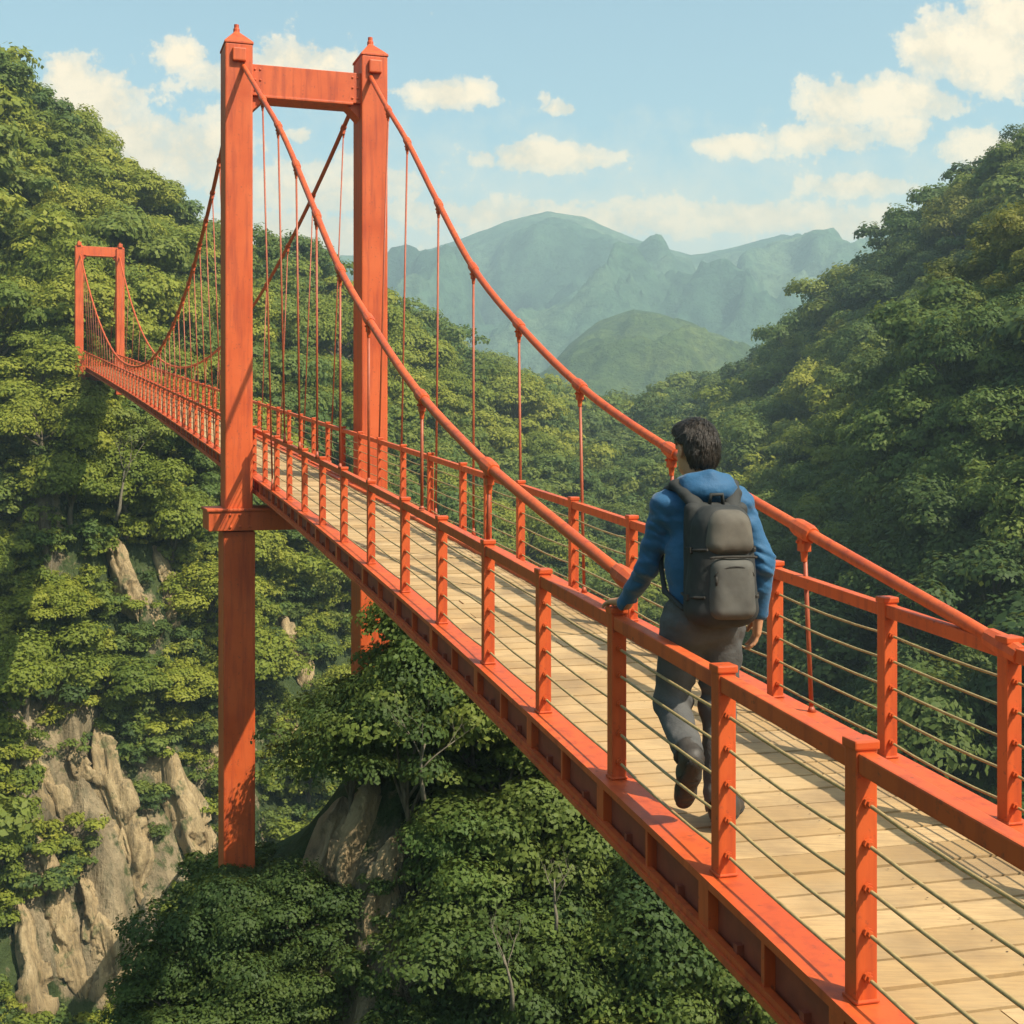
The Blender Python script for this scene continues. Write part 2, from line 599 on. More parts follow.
def cab_h(D):
    if D <= 20.4:
        x = np.array(NEAR_D); y = np.array(NEAR_H)
        # monotone cubic
        d = np.diff(y) / np.diff(x); m = np.concatenate([[d[0]], (d[1:] + d[:-1]) / 2, [d[-1]]])
        i = int(np.clip(np.searchsorted(x, D) - 1, 0, len(x) - 2))
        h = x[i + 1] - x[i]; t = (D - x[i]) / h
        return (2 * t ** 3 - 3 * t ** 2 + 1) * y[i] + (t ** 3 - 2 * t ** 2 + t) * h * m[i] + (-2 * t ** 3 + 3 * t ** 2) * y[i + 1] + (t ** 3 - t ** 2) * h * m[i + 1]
    v = 48.5
    if D < v: return 1.05 + 5.39 * ((v - D) / (v - 20.4)) ** 2
    return 1.05 + 4.95 * ((D - v) / (FAR_D - v)) ** 2.2


def cab_out(D):
    if D <= 20.4: return .30 * max(0, (D - 6) / 14.4) ** 3.2 if D > 6 else 0.0
    v = abs(D - 45.2) / 24.8
    return .08 + .22 * v ** 2


def cab_p(D, side):
    inn = .105 * max(0, 1 - max(0, D - 5.9) / 2.6)      # near its end the outer cable swings in beside the rail
    return bp(D, -cab_out(D) + inn if side == 0 else WID + cab_out(D), cab_h(D))


for side, lst in ((0, Ds_l), (1, Ds_r)):
    c = MB()
    d0 = 6.14 if side == 0 else 5.15
    ds = list(np.arange(d0, 20.3, .3)) + [20.4] + list(np.arange(20.8, 70, .6)) + [70.0]
    back = [bp(d, -.345 if side == 0 else WID + .345, 6.0 - 1.1 * (d - 70)) for d in (71, 73, 75)]
    c.tube([cab_p(d, side) for d in ds] + back, [.031 + .005 * min(1, max(0, (d - 6) / 8)) for d in ds] + [.036] * 3, 12, .3)
    cable = bpart(c, 'main_cable', M['paint'], 0, True)
    cable['label'] = 'main cable on the walker\'s side' if side == 0 else 'main cable on the valley side'
    if side == 0:
        hs = [8.28, 10.15, 12.25, 13.67, 15.01, 16.29, 17.52, 18.64]
    else:
        hs = [6.85, 8.65, 10.5, 12.2, 13.85, 15.45, 17.25, 18.6]
    hs = hs + [x for x in lst if 21.5 < x < 69][::2 if side else 1][:44]
    for d in hs:
        p = cab_p(d, side); q = cab_p(d + .05, side) - cab_p(d - .05, side); q /= np.linalg.norm(q)
        near = d < 20.4
        foot = bp(d, -.045 if side == 0 else WID + .045, CURB)
        if side == 0 and near: foot = bp(d, -min(.06, cab_out(d)), RAIL if d < 18 else CURB)
        hm = MB(); r = .0125 if near else .011
        hm.tube([p - np.array([0, 0, .05]), foot], r, 8)
        hm.tube([foot + (p - foot) * (.02 if not near else .03), foot], [r * 1.0, r * 2.1], 8)
        hm.build('hanger', M['hanger'], cable, None, 0, True)
        cm = MB()
        w = .10 if near else .07
        cm.tube([p - q * w, p - q * w * .6, p + q * w * .6, p + q * w], [.042, .050, .050, .042], 12)
        n, t, z = frame_at(d)
        cm.box(p - np.array([0, 0, .068]), (n, t, z), (.022, .040, .046))
        for bx in (-.028, .028):
            cm.tube([p + t * bx - n * .034 - np.array([0, 0, .062]), p + t * bx + n * .034 - np.array([0, 0, .062])], .010, 6)
        cm.tube([p - np.array([0, 0, .10]), p - np.array([0, 0, .17])], [.023, .016], 8)
        cm.build('cable_clamp', M['paint'], cable, None, .004)
    # anchor collar on the railing post
    am = MB(); p = cab_p(d0, side); q = cab_p(d0 + .3, side) - p; q /= np.linalg.norm(q)
    am.tube([p - q * .10, p + q * .02, p + q * .12], [.040, .050, .041], 10)
    am.build('cable_anchor', M['paint'], cable, None, 0)

# ------------------------------------------------------------------ terrain (one sheet, polar grid round the viewpoint)
TREE = 2.6
COLS = {
    -420: [(20, 'z', -40), (45, 'z', -30), (56, 'z', -10), (66, 'z', 6), (95, 'z', 40), (130, 'z', 46), (200, 'z', 34), (420, 'z', 14), (1000, 'z', 20)],
    0: [(30, 'z', -40), (54, 1024), (57, 890), (60, 740), (64, 570), (70, 430), (82, 255), (100, 50 + 64), (130, 'z', 29), (200, 'z', 22), (420, 'z', 6), (1000, 'z', 12)],
    78: [(30, 'z', -40), (57, 1024), (60, 870), (63, 710), (66, 550), (68.2, 392), (71.5, 383), (76, 368), (88, 280), (106, 120 + 58), (130, 'z', 24), (200, 'z', 18), (420, 'z', 4), (1000, 'z', 10)],
    200: [(30, 'z', -40), (60, 1024), (63, 860), (67, 720), (72, 570), (80, 450), (95, 350), (120, 226 + 46), (150, 'z', 15), (200, 'z', 13), (420, 'z', 4), (1000, 'z', 8)],
    300: [(30, 'z', -38), (64, 1000), (68, 850), (73, 700), (79, 580), (88, 480), (108, 390), (140, 262 + 38), (170, 'z', 13), (420, 'z', 3), (1000, 'z', 8)],
    400: [(30, 'z', -36), (70, 900), (78, 740), (88, 600), (100, 500), (125, 410), (170, 305 + 38), (210, 'z', 8), (420, 'z', 0), (1000, 'z', 6)],
    500: [(30, 'z', -36), (70, 880), (85, 720), (105, 590), (130, 495), (170, 425), (230, 350 + 54), (260, 'z', 3), (420, 'z', -4), (1000, 'z', 6)],
    600: [(30, 'z', -36), (70, 860), (90, 720), (120, 590), (165, 500), (230, 450), (330, 405 + 46), (360, 'z', -3), (420, 'z', -6), (1000, 'z', 6)],
    700: [(30, 'z', -36), (65, 850), (85, 720), (115, 600), (150, 500), (210, 425), (280, 370 + 54), (320, 'z', 0), (420, 'z', -2), (1000, 'z', 8)],
    800: [(30, 'z', -36), (60, 850), (75, 740), (95, 620), (125, 500), (170, 400), (215, 305 + 58), (240, 'z', 9), (420, 'z', 4), (1000, 'z', 10)],
    870: [(30, 'z', -36), (54, 840), (62, 740), (72, 620), (84, 560), (100, 500), (130, 400), (180, 250 + 54), (215, 'z', 16), (420, 'z', 9), (1000, 'z', 10)],
    930: [(30, 'z', -36), (48, 840), (57, 720), (66, 560), (76, 390), (84, 'z', 3), (100, 'z', 3.5), (135, 310), (165, 190 + 46), (210, 'z', 24), (420, 'z', 10), (1000, 'z', 12)],
    1024: [(30, 'z', -36), (45, 820), (52, 680), (60, 500), (68, 370), (80, 262), (94, 'z', 10), (108, 'z', 12), (135, 192), (160, 130 + 54), (180, 'z', 30), (420, 'z', 12), (1000, 'z', 14)],
    1420: [(25, 'z', -36), (40, 800), (50, 500), (65, 200), (90, 'z', 24), (130, 'z', 34), (420, 'z', 20), (1000, 'z', 20)],
}
TH_K = []; PROF = []
R_S = np.concatenate([np.arange(1.0, 40, .6), np.arange(40, 112, .5), np.arange(112, 240, 1.5), np.arange(240, 430, 4), np.geomspace(440, 2850, 22)])
for px, rows in sorted(COLS.items()):
    th = math.atan((px - 512) / FPX); cs = math.cos(th)
    D = []; Z = []
    for r in rows:
        D.append(r[0] / cs)
        Z.append(r[2] if r[1] == 'z' else EYE - (r[1] - HZN) * r[0] / FPX)
    TH_K.append(th); PROF.append(np.interp(R_S, [0] + D + [2900], [-40] + Z + [Z[-1] + 6]))
TH_K = np.array(TH_K); PROF = np.array(PROF)
BACK = np.interp(R_S, [0, 30, 60, 120, 300, 2900], [-40, -38, -20, 20, 34, 30])
# smooth the radial kinks
ker = np.array([1, 2, 3, 2, 1.]); ker /= ker.sum()
PROF = np.array([np.convolve(np.pad(p, 2, 'edge'), ker, 'valid') for p in PROF])
TH = np.concatenate([np.linspace(-PI, -.62, 60)[:-1], np.linspace(-.62, .62, 330), np.linspace(.62, PI, 60)[1:]])


def theta_prof(th):
    if th <= TH_K[0]:
        k = min(1, (TH_K[0] - th) / .9); k = k * k * (3 - 2 * k); return PROF[0] * (1 - k) + BACK * k
    if th >= TH_K[-1]:
        k = min(1, (th - TH_K[-1]) / .9); k = k * k * (3 - 2 * k); return PROF[-1] * (1 - k) + BACK * k
    i = int(np.searchsorted(TH_K, th) - 1); u = (th - TH_K[i]) / (TH_K[i + 1] - TH_K[i])
    us = u * u * (3 - 2 * u) * .6 + u * .4
    return PROF[i] * (1 - us) + PROF[i + 1] * us


ZG = np.array([theta_prof(t) for t in TH])                    # (nth, nr)
TT, RR = np.meshgrid(TH, R_S, indexing='ij')
# slope based rock + ribs: displace radially where it is steep
dz = np.gradient(ZG, axis=1) / np.gradient(RR, axis=1)
steep = np.clip((dz - 1.15) / 1.1, 0, 1)
XX = RR * np.sin(TT); YY = RR * np.cos(TT)
# bulges of the slopes
amp = np.clip((RR - 40) / 60, 0, 1) * np.clip(RR / 120, .3, 2.2)
ZG = ZG + amp * (1.7 * fbm(XX * .035, YY * .035, 0, 4, 5))
rib = 1 - np.abs(fbm((XX + .27 * ZG) * .24, YY * .04, ZG * .035, 4, 9)) * 3.0
rib2 = fbm(XX * .55, YY * .3, ZG * .12, 4, 21)
RD = RR - steep * (2.0 * np.clip(rib, -1, 1) + 1.5 * rib2) * np.clip(RR / 60, 0, 1)
XX = RD * np.sin(TT); YY = RD * np.cos(TT)


def knoll(x, y):
    crest = 19.6 + .25 * np.sin(x * 1.3)
    top = -3.75 - .47 * np.maximum(0, -x - 1.2) - .16 * np.maximum(0, x - 2.5)
    z = top - 1.05 * np.maximum(0, crest - y) - 1.1 * np.maximum(0, y - 22.5)
    z = z - 1.9 * np.maximum(0, -x - 4.9) - 1.0 * np.maximum(0, x - 7)
    z = z + 1.7 * np.exp(-((x + 1.3) ** 2 + (y - 20.6) ** 2) / 2.6)
    return z + .35 * fbm(x * .5, y * .5, 0, 4, 33)


KZ = np.where((RR < 60), knoll(XX, YY), -999)
isk = KZ > ZG
ZG = np.maximum(ZG, KZ)
# gully rib relief on the knoll's face
face = isk & (YY < 19.4)
YY = YY - np.where(face, .45 * np.clip(1 - np.abs(fbm(XX * .8, ZG * .12, 3, 3, 71)) * 2.5, -1, 1), 0)
rock = np.clip((dz - .9) / 1.2, 0, 1) * np.where(RR > 40, 1, 0)
rock = rock * .30 + np.where((RR > 40) & (steep > .12), .55 * np.clip(rib, -1, 1), 0) + np.where(face & (XX < -1.0), .72, 0) + np.where(face & (XX >= -1.0) & (XX < -.2), .5, 0) + np.where(face & (XX >= -.2), .28, 0)
# a hard limit: distant slopes are forest floor
rock = np.where(RR > 115, 0, rock)
nth, nr = ZG.shape
# close the seam: last column = first column
ZG[-1] = ZG[0]; XX[-1] = XX[0]; YY[-1] = YY[0]
V = np.stack([XX, YY, ZG], -1).reshape(-1, 3)
i, j = np.meshgrid(np.arange(nth - 1), np.arange(nr - 1), indexing='ij')
a = (i * nr + j).ravel()
F4 = np.stack([a, a + 1, a + nr + 1, a + nr], -1)
ter = link(bpy.data.objects.new('terrain', mesh_np('terrain', V, F4[:, ::-1], M['ground'], True, {'rock': ('POINT', rock.reshape(-1))})))
tag(ter, kind='structure')
G = V.reshape(nth, nr, 3)

# ------------------------------------------------------------------ mountains behind the valley


def mountain(name, label, D0, dep, prof, x0, x1, m, nx, ny, seed, amp, sp):
    px = np.array([p[0] for p in prof], float); py = np.array([p[1] for p in prof], float)
    xs = np.linspace(x0, x1, nx); ys = np.linspace(-1, 1, ny)
    X, Y = np.meshgrid(xs, ys, indexing='ij')
    cr = EYE + (HZN - np.interp(X / D0 * FPX + 512, px, py)) * D0 / FPX
    f = np.where(Y < 0, 1 + Y, 1 - Y * .9)
    f = np.clip(f, 0, 1)
    YY = D0 + Y * dep
    wx = X + sp * .8 * fbm(X / sp * .7, YY / sp * .7, 1, 3, seed + 2)
    rid = 1 - np.abs(fbm(wx / sp, YY / (sp * 1.7), 0, 5, seed)) * 2.2
    n2 = fbm(X / sp * 4, YY / sp * 4, 0, 5, seed + 5)
    side = np.clip((1 - np.abs(Y)) * 4, 0, 1)
    away = np.where(Y < 0, np.clip(-Y * 2.6 - .06, 0, 1), 0)
    Z = cr * (f ** 1.15) + side * away * amp * ((rid - .35) * 1.15 + .25 * n2) + side * amp * .022 * n2 * np.where(Y > .02, 0, 1)
    lim = cr * (1 - .35 * np.abs(Y)) + amp * .03 * n2
    Z = np.where(Z > lim - 12, lim - 12 + 12 * np.tanh((Z - lim + 12) / 12), Z)
    Z = Z - np.where(np.abs(Y) > .98, 20, 0) - np.where(Y > 0, cr * Y * .8, 0)
    V = np.stack([X, YY, Z], -1).reshape(-1, 3)
    i, j = np.meshgrid(np.arange(nx - 1), np.arange(ny - 1), indexing='ij')
    a = (i * ny + j).ravel()
    F = np.stack([a, a + ny, a + ny + 1, a + 1], -1)
    o = link(bpy.data.objects.new(name, mesh_np(name, V, F, m, True)))
    return tag(o, label, None, None, 'structure')


mountain('mountain_range', 'hazy blue green mountain range with a broad central peak closing the valley', 1550, 620,
         [(-300, 300), (100, 300), (250, 285), (335, 258), (390, 253), (430, 246), (470, 233), (505, 219), (548, 208), (585, 214), (615, 229), (640, 238),
          (690, 252), (705, 251), (735, 245), (760, 236), (782, 231), (810, 238), (840, 243), (875, 246), (930, 258), (1000, 262), (1300, 300)],
         -1000, 1000, M['mtn_far'], 420, 170, 40, 100, 170)
mountain('mountain_foothill', 'rounded green foothill standing in front of the hazy mountain range', 820, 300,
         [(-200, 425), (300, 425), (420, 405), (500, 388), (545, 366), (570, 338), (598, 316), (632, 304), (662, 309), (695, 325), (738, 346), (772, 364), (800, 388), (900, 410), (1300, 420)],
         -420, 420, M['mtn_mid'], 300, 110, 90, 26, 70)

# ------------------------------------------------------------------ trees


def leaf_quads(P, N, size, rng, aspect=.62):
    n = len(P)
    N = N / (np.linalg.norm(N, axis=1, keepdims=True) + 1e-9)
    r = rng.normal(size=(n, 3)); u = np.cross(N, r); u /= np.linalg.norm(u, axis=1, keepdims=True) + 1e-9
    w = np.cross(N, u)
    L = (size * rng.uniform(.65, 1.3, n))[:, None]
    bend = N * L * rng.uniform(-.25, .1, n)[:, None]
    V = np.stack([P - u * L, P + w * L * aspect + bend, P + u * L, P - w * L * aspect + bend], 1).reshape(-1, 3)
    F = np.arange(4 * n).reshape(n, 4)
    return V, F


def make_crown(name, rad, zc, hz, ncl, nleaf, leaf, seed, m, flat=.74, spread=(.30, .52)):
    rng = np.random.default_rng(seed)
    C = []; 
    tries = 0
    while len(C) < ncl and tries < 6000:
        tries += 1
        d = rng.normal(size=3); d /= np.linalg.norm(d)
        if d[2] < -.55: continue
        rr_ = rng.uniform(.35, 1.0) ** .5
        lob = 1 + .28 * math.sin(3 * math.atan2(d[1], d[0]) + seed) + .15 * math.sin(5 * math.atan2(d[1], d[0]) + 2 * seed)
        c = np.array([d[0] * rad * rr_ * lob, d[1] * rad * rr_ * lob, zc + d[2] * hz * rr_ * (1 if d[2] > 0 else .75)])
        C.append(c)
    Vs = []; Fs = []; T = []; nb = 0
    for c in C:
        rc = rad * rng.uniform(*spread)
        k = int(nleaf * (rc / rad / .35) ** 2)
        d = rng.normal(size=(k, 3)); d /= np.linalg.norm(d, axis=1, keepdims=True)
        d[:, 2] = np.where(d[:, 2] < -.25, -d[:, 2] * .6, d[:, 2])
        # lumpy clump surface
        lump = 1 + .30 * vnoise(d[:, 0] * 2.2 + c[0] * 3, d[:, 1] * 2.2 + c[1] * 3, d[:, 2] * 2.2, seed)
        r = rc * lump * rng.uniform(.72, 1.04, k)
        P = c + d * r[:, None] * np.array([1, 1, flat])
        N = d * np.array([1, 1, 1.2]) + rng.normal(size=(k, 3)) * .30 + np.array([0, 0, .30])
        v, f = leaf_quads(P, N, leaf, rng)
        Vs.append(v); Fs.append(f + nb); nb += len(v)
        T.append(np.clip(rng.uniform(.05, .95) * .62 + rng.uniform(0, 1, k) * .38, 0, 1))
    return mesh_np(name, np.concatenate(Vs), np.concatenate(Fs), m, False, {'tint': ('FACE', np.concatenate(T))}), C


def make_trunk(name, h, r, C, zc, seed, nl=7):
    rnd = random.Random(seed); mb = MB()
    top = np.array([rnd.uniform(-.15, .15) * h, rnd.uniform(-.15, .15) * h, zc * 1.05])
    pts = [np.array([0, 0, -.9]), np.array([0, 0, 0]), top * .35 + np.array([rnd.uniform(-.1, .1), rnd.uniform(-.1, .1), 0]) * h * .3, top * .7, top]
    mb.tube(pts, [r * 1.5, r * 1.15, r * .85, r * .6, r * .25], 8)
    for c in rnd.sample(list(C), min(nl, len(C))):
        t = rnd.uniform(.35, .85); b = pts[1] * (1 - t) + top * t
        m1 = b * .5 + c * .5 + np.array([0, 0, .08 * h])
        mb.tube([b, m1, c], [r * .5, r * .34, r * .12], 6)
    return mb.mesh(name, M['bark'], 0, True)


def proto(tag_, rad, zc, hz, ncl, nleaf, leaf, seed, m, tr, flat=.76, nl=7):
    cm, C = make_crown('crown_' + tag_, rad, zc, hz, ncl, nleaf, leaf, seed, m, flat)
    tm = make_trunk('trunk_' + tag_, zc + hz, tr, C, zc, seed, nl)
    return cm, tm


P_SUN = [proto('sun%d' % k, 1.75 + .25 * (k % 3), 2.0 + .2 * (k % 2), 1.35 + .2 * (k % 3), 24, 330, .085, 100 + k, M['leaf_sun'], .12) for k in range(5)]
P_MID = [proto('mid%d' % k, 1.8 + .25 * (k % 3), 2.1, 1.4 + .25 * (k % 3), 22, 260, .10, 140 + k, M['leaf_mid'], .12) for k in range(5)]
P_SHADE = [proto('dark%d' % k, 1.8 + .2 * (k % 3), 2.1, 1.5, 24, 300, .09, 180 + k, M['leaf_shade'], .12) for k in range(4)]
P_YEL = [proto('yel%d' % k, 1.9, 2.1, 1.5, 24, 300, .09, 220 + k, M['leaf_yellow'], .12) for k in range(2)]
P_GROVE = [proto('grove%d' % k, 1.15 + .12 * (k % 3), 1.55 + .15 * (k % 2), .85 + .12 * (k % 3), 40, 300, .042, 260 + k, M['leaf_shade'], .055, .55, 12) for k in range(5)]
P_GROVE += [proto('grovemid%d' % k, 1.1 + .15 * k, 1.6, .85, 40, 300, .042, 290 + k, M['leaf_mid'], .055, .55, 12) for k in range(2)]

from mathutils import noise as _mn


def px_of(p):
    return 512 + FPX * p[0] / p[1], HZN - FPX * (p[2] - EYE) / p[1]


# candidate points on the sheet, thinned to a minimum spacing
th_lo, th_hi = -.50, .50
cell = {}


def free(p, sp):
    k = tuple(int(math.floor(c / 3.0)) for c in p)
    r = int(math.ceil(sp / 3.0))
    for dx in range(-r, r + 1):
        for dy in range(-r, r + 1):
            for dz_ in range(-r, r + 1):
                for q in cell.get((k[0] + dx, k[1] + dy, k[2] + dz_), ()):
                    if (p[0] - q[0]) ** 2 + (p[1] - q[1]) ** 2 + (p[2] - q[2]) ** 2 < sp * sp: return False
    cell.setdefault(k, []).append(p)
    return True


# bare rock the photo shows: (x, y, half width, half height) seen from the path, kept as world spots on the cliff
BARE = [(112, 590, 12, 58, .25), (160, 600, 13, 55, .2), (50, 800, 26, 50, .35), (115, 830, 30, 80, .25), (175, 810, 22, 70, .25), (200, 850, 14, 70, .25),
        (290, 680, 16, 60, .4), (60, 960, 70, 70, .1), (150, 960, 70, 75, .15), (215, 950, 40, 90, .1), (330, 650, 10, 40, .3), (95, 780, 25, 35, .3), (240, 780, 22, 80, .3)]


def bare(x, y):
    for (cx, cy, hx, hy, sl) in BARE:
        dx = x - cx - (y - cy) * sl * .5
        if (dx / hx) ** 2 + ((y - cy) / hy) ** 2 < 1.0: return True
    return False


trees = []
rnd = random.Random(21)
ith = [k for k, t in enumerate(TH) if th_lo < t < th_hi]
for att in range(60000):
    a_ = rnd.choice(ith[:-1]); 
    u = rnd.random()
    R = 46 * (430 / 46) ** u
    jj = int(np.searchsorted(R_S, R)) - 1
    if jj >= nr - 2: continue
    fa, fb = rnd.random(), rnd.random()
    p = (G[a_, jj] * (1 - fa) + G[a_ + 1, jj] * fa) * (1 - fb) + (G[a_, jj + 1] * (1 - fa) + G[a_ + 1, jj + 1] * fa) * fb
    D = p[1]
    sc = (.95 + .95 * rnd.random()) * (1 + max(0, D - 110) / 260)
    x, y = px_of(p)
    st = steep[a_, jj]
    if x < 420 and D < 85:
        sc *= .92
        if any(bare(x + ox, y - oy) for ox in (-26, 0, 26) for oy in (5, 35, 65)): continue
        if y > 735 and x < 245 and not (x < 62 and 760 < y < 880): continue
    # keep the ground under the far end of the bridge clear
    if D > 58 and D < 76 and -1.2 < (p[0] - pl(min(D, 70.5))[0]) < WID + 1.0 and p[2] > pl(min(D, 70.5))[2] - 5.2: continue
    if not free(tuple(p), 2.75 * sc): continue
    trees.append((D, p, sc, x, y))

# visibility of a trunk foot's crown top from the viewpoint (coarse, against the sheet's horizon line)
hor = np.maximum.accumulate((ZG - EYE) / np.maximum(RR, 1), axis=1)


def seen(p, sc):
    th = math.atan2(p[0], p[1]); R = math.hypot(p[0], p[1])
    k = int(np.searchsorted(TH, th)); jj = int(np.searchsorted(R_S, R - 3)) - 1
    return (p[2] + 3.6 * sc - EYE) / R > hor[min(k, nth - 1), jj] + .002


trees = [t for t in trees if seen(t[1], t[2])]
trees.sort(key=lambda t: t[0] / t[2])
inframe = [t for t in trees if -30 < t[3] < 1054 and t[4] < 1060]
NEAR_TREES = inframe[:285]
near_ids = set(id(t) for t in NEAR_TREES)
FAR_TREES = [t for t in trees if id(t) not in near_ids]

ZONES = {
    'slope': ('leafy green tree in the forest climbing the sunlit slope around the far bridge tower', 'trees on the sunlit slope'),
    'cliff': ('green tree clinging to the rocky cliff below the far half of the bridge', 'trees on the rocky cliff'),
    'shade': ('dark green tree on the near wooded spur across the valley beyond the walker', 'trees on the near spur across the valley'),
    'gold': ('yellow green tree glowing among dark trees on the spur across the valley', 'yellow green trees on the spur'),
    'vale': ('green tree on the valley side seen between the rails and under the deck', 'trees low in the valley'),
}


def plant(name, protos, k, p, rz, sc, label, group):
    cm, tm = protos[k % len(protos)]
    t = empty(name, p, rz, sc)
    t.scale = (sc * rnd.uniform(.9, 1.12), sc * rnd.uniform(.9, 1.12), sc * rnd.uniform(.82, 1.22))
    tag(t, label, 'tree', group)
    c = bpy.data.objects.new('crown', cm); link(c, t)
    q = bpy.data.objects.new('trunk', tm); link(q, t)
    return t


for k, (D, p, sc, x, y) in enumerate(NEAR_TREES):
    nz_ = vnoise(p[0] * .11, p[1] * .11, p[2] * .11, 3)
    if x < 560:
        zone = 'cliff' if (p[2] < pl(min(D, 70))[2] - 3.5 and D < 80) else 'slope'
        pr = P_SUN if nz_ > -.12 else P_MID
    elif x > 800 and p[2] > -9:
        zone = 'shade'; pr = P_SHADE if nz_ < .05 else P_MID
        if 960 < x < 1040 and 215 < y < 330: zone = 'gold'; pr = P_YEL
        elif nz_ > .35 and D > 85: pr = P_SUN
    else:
        zone = 'vale'; pr = P_MID if nz_ > -.1 and not (x > 760 and D < 80) else P_SHADE
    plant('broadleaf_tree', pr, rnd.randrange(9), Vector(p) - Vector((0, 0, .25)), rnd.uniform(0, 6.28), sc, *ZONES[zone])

# the rest of the forest: one object of instances
lib = bpy.data.collections.new('forest_kinds')


def scatter(name, pts, lib_objs, m_dummy, kind_label):
    cl = bpy.data.collections.new(name + '_kinds')
    for o in lib_objs: cl.objects.link(o)
    me = bpy.data.meshes.new(name)
    me.vertices.add(len(pts)); me.vertices.foreach_set('co', np.array([p[0] for p in pts], dtype=np.float32).ravel())
    for an, idx in (('sc', 1), ('rz', 2)):
        a = me.attributes.new(an, 'FLOAT', 'POINT'); a.data.foreach_set('value', np.array([p[idx] for p in pts], dtype=np.float32))
    a = me.attributes.new('pick', 'INT', 'POINT'); a.data.foreach_set('value', np.array([p[3] for p in pts], dtype=np.int32))
    o = link(bpy.data.objects.new(name, me))
    tag(o, kind_label, None, None, 'stuff')
    ng = bpy.data.node_groups.new(name + '_scatter', 'GeometryNodeTree')
    ng.interface.new_socket('Geometry', in_out='INPUT', socket_type='NodeSocketGeometry')
    ng.interface.new_socket('Geometry', in_out='OUTPUT', socket_type='NodeSocketGeometry')
    N = ng.nodes; L = ng.links
    gi = N.new('NodeGroupInput'); go = N.new('NodeGroupOutput')
    ip = N.new('GeometryNodeInstanceOnPoints'); ci = N.new('GeometryNodeCollectionInfo')
    ci.inputs['Collection'].default_value = cl; ci.inputs['Separate Children'].default_value = True
    ci.inputs['Reset Children'].default_value = True
    ip.inputs['Pick Instance'].default_value = True

    def att(nm, typ='FLOAT'):
        q = N.new('GeometryNodeInputNamedAttribute'); q.data_type = typ; q.inputs['Name'].default_value = nm
        return q.outputs[0]
    cx = N.new('ShaderNodeCombineXYZ'); L.new(att('rz'), cx.inputs[2])
    L.new(gi.outputs[0], ip.inputs['Points']); L.new(ci.outputs[0], ip.inputs['Instance'])
    L.new(att('pick', 'INT'), ip.inputs['Instance Index']); L.new(cx.outputs[0], ip.inputs['Rotation'])
    L.new(att('sc'), ip.inputs['Scale']); L.new(ip.outputs[0], go.inputs[0])
    md = o.modifiers.new('scatter', 'NODES'); md.node_group = ng
    return o


far_m = []
for nm, mt in (('a', M['leaf_sun']), ('b', M['leaf_mid']), ('c', M['leaf_shade'])):
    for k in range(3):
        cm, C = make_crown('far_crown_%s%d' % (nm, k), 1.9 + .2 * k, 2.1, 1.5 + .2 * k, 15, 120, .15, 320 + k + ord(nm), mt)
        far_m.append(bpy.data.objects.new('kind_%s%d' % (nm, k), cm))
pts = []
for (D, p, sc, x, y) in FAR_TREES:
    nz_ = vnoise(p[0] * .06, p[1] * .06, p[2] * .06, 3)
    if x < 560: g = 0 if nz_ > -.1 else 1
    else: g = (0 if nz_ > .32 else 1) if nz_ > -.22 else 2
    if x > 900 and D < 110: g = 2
    pts.append((tuple(np.array(p) - np.array([0, 0, .3])), sc * 1.05, rnd.uniform(0, 6.28), g * 3 + rnd.randrange(3)))
scatter('forest', pts, far_m, None, 'dense green forest covering the farther slopes on both sides of the valley')

# low bushes and ferns that cover the ground between the trees
bush = []
for nm, mt in (('a', M['leaf_sun']), ('b', M['leaf_mid']), ('c', M['leaf_shade'])):
    for k in range(2):
        cm, C = make_crown('bush_%s%d' % (nm, k), .8, .25, .45, 9, 70, .07, 500 + k + ord(nm), mt)
        bush.append(bpy.data.objects.new('bush_kind_%s%d' % (nm, k), cm))
bp_ = []
for att in range(22000):
    a_ = rnd.choice(ith[:-1]); R = 48 * (130 / 48) ** rnd.random(); jj = int(np.searchsorted(R_S, R)) - 1
    fa, fb = rnd.random(), rnd.random()
    p = (G[a_, jj] * (1 - fa) + G[a_ + 1, jj] * fa) * (1 - fb) + (G[a_, jj + 1] * (1 - fa) + G[a_ + 1, jj + 1] * fa) * fb
    x, y = px_of(p)
    if x < 420 and p[1] < 85 and (bare(x, y) or (y > 700 and rnd.random() < .35)): continue
    g = 0 if x < 560 and rnd.random() < .6 else (1 if rnd.random() < .6 else 2)
    bp_.append((tuple(p), rnd.uniform(.6, 1.5), rnd.uniform(0, 6.28), g * 2 + rnd.randrange(2)))
# and on the knoll under the bridge
gx = [t for t in range(nth) if -.42 < TH[t] < .42]
for att in range(2600):
    a_ = rnd.choice(gx); R = rnd.uniform(13, 26); jj = int(np.searchsorted(R_S, R)) - 1
    p = G[a_, jj] * .5 + G[a_, jj + 1] * .5
    if not isk[a_, jj]: continue
    x, y = px_of(p)
    if 285 < x < 415 and 760 < y and vnoise(x * .03, y * .008, 0, 4) > -.35: continue
    if rnd.random() < .45: continue
    bp_.append((tuple(p), rnd.uniform(.28, .6), rnd.uniform(0, 6.28), (2 if rnd.random() < .7 else 1) * 2 + rnd.randrange(2)))
tb = bp(TOWER_D, -.345)
for k in range(18):                                   # bushes round the foot of the near tower column
    qx = tb[0] + rnd.uniform(-.45, .75); qy = tb[1] - .5 + rnd.uniform(-.55, .1)
    bp_.append(((qx, qy, float(knoll(np.array(qx), np.array(qy))) - .05), rnd.uniform(.26, .5), rnd.uniform(0, 6.28), 4 + rnd.randrange(2) - 2 * (rnd.random() < .4)))
scatter('undergrowth', bp_, bush, None, 'low leafy undergrowth covering the ground between the trees')

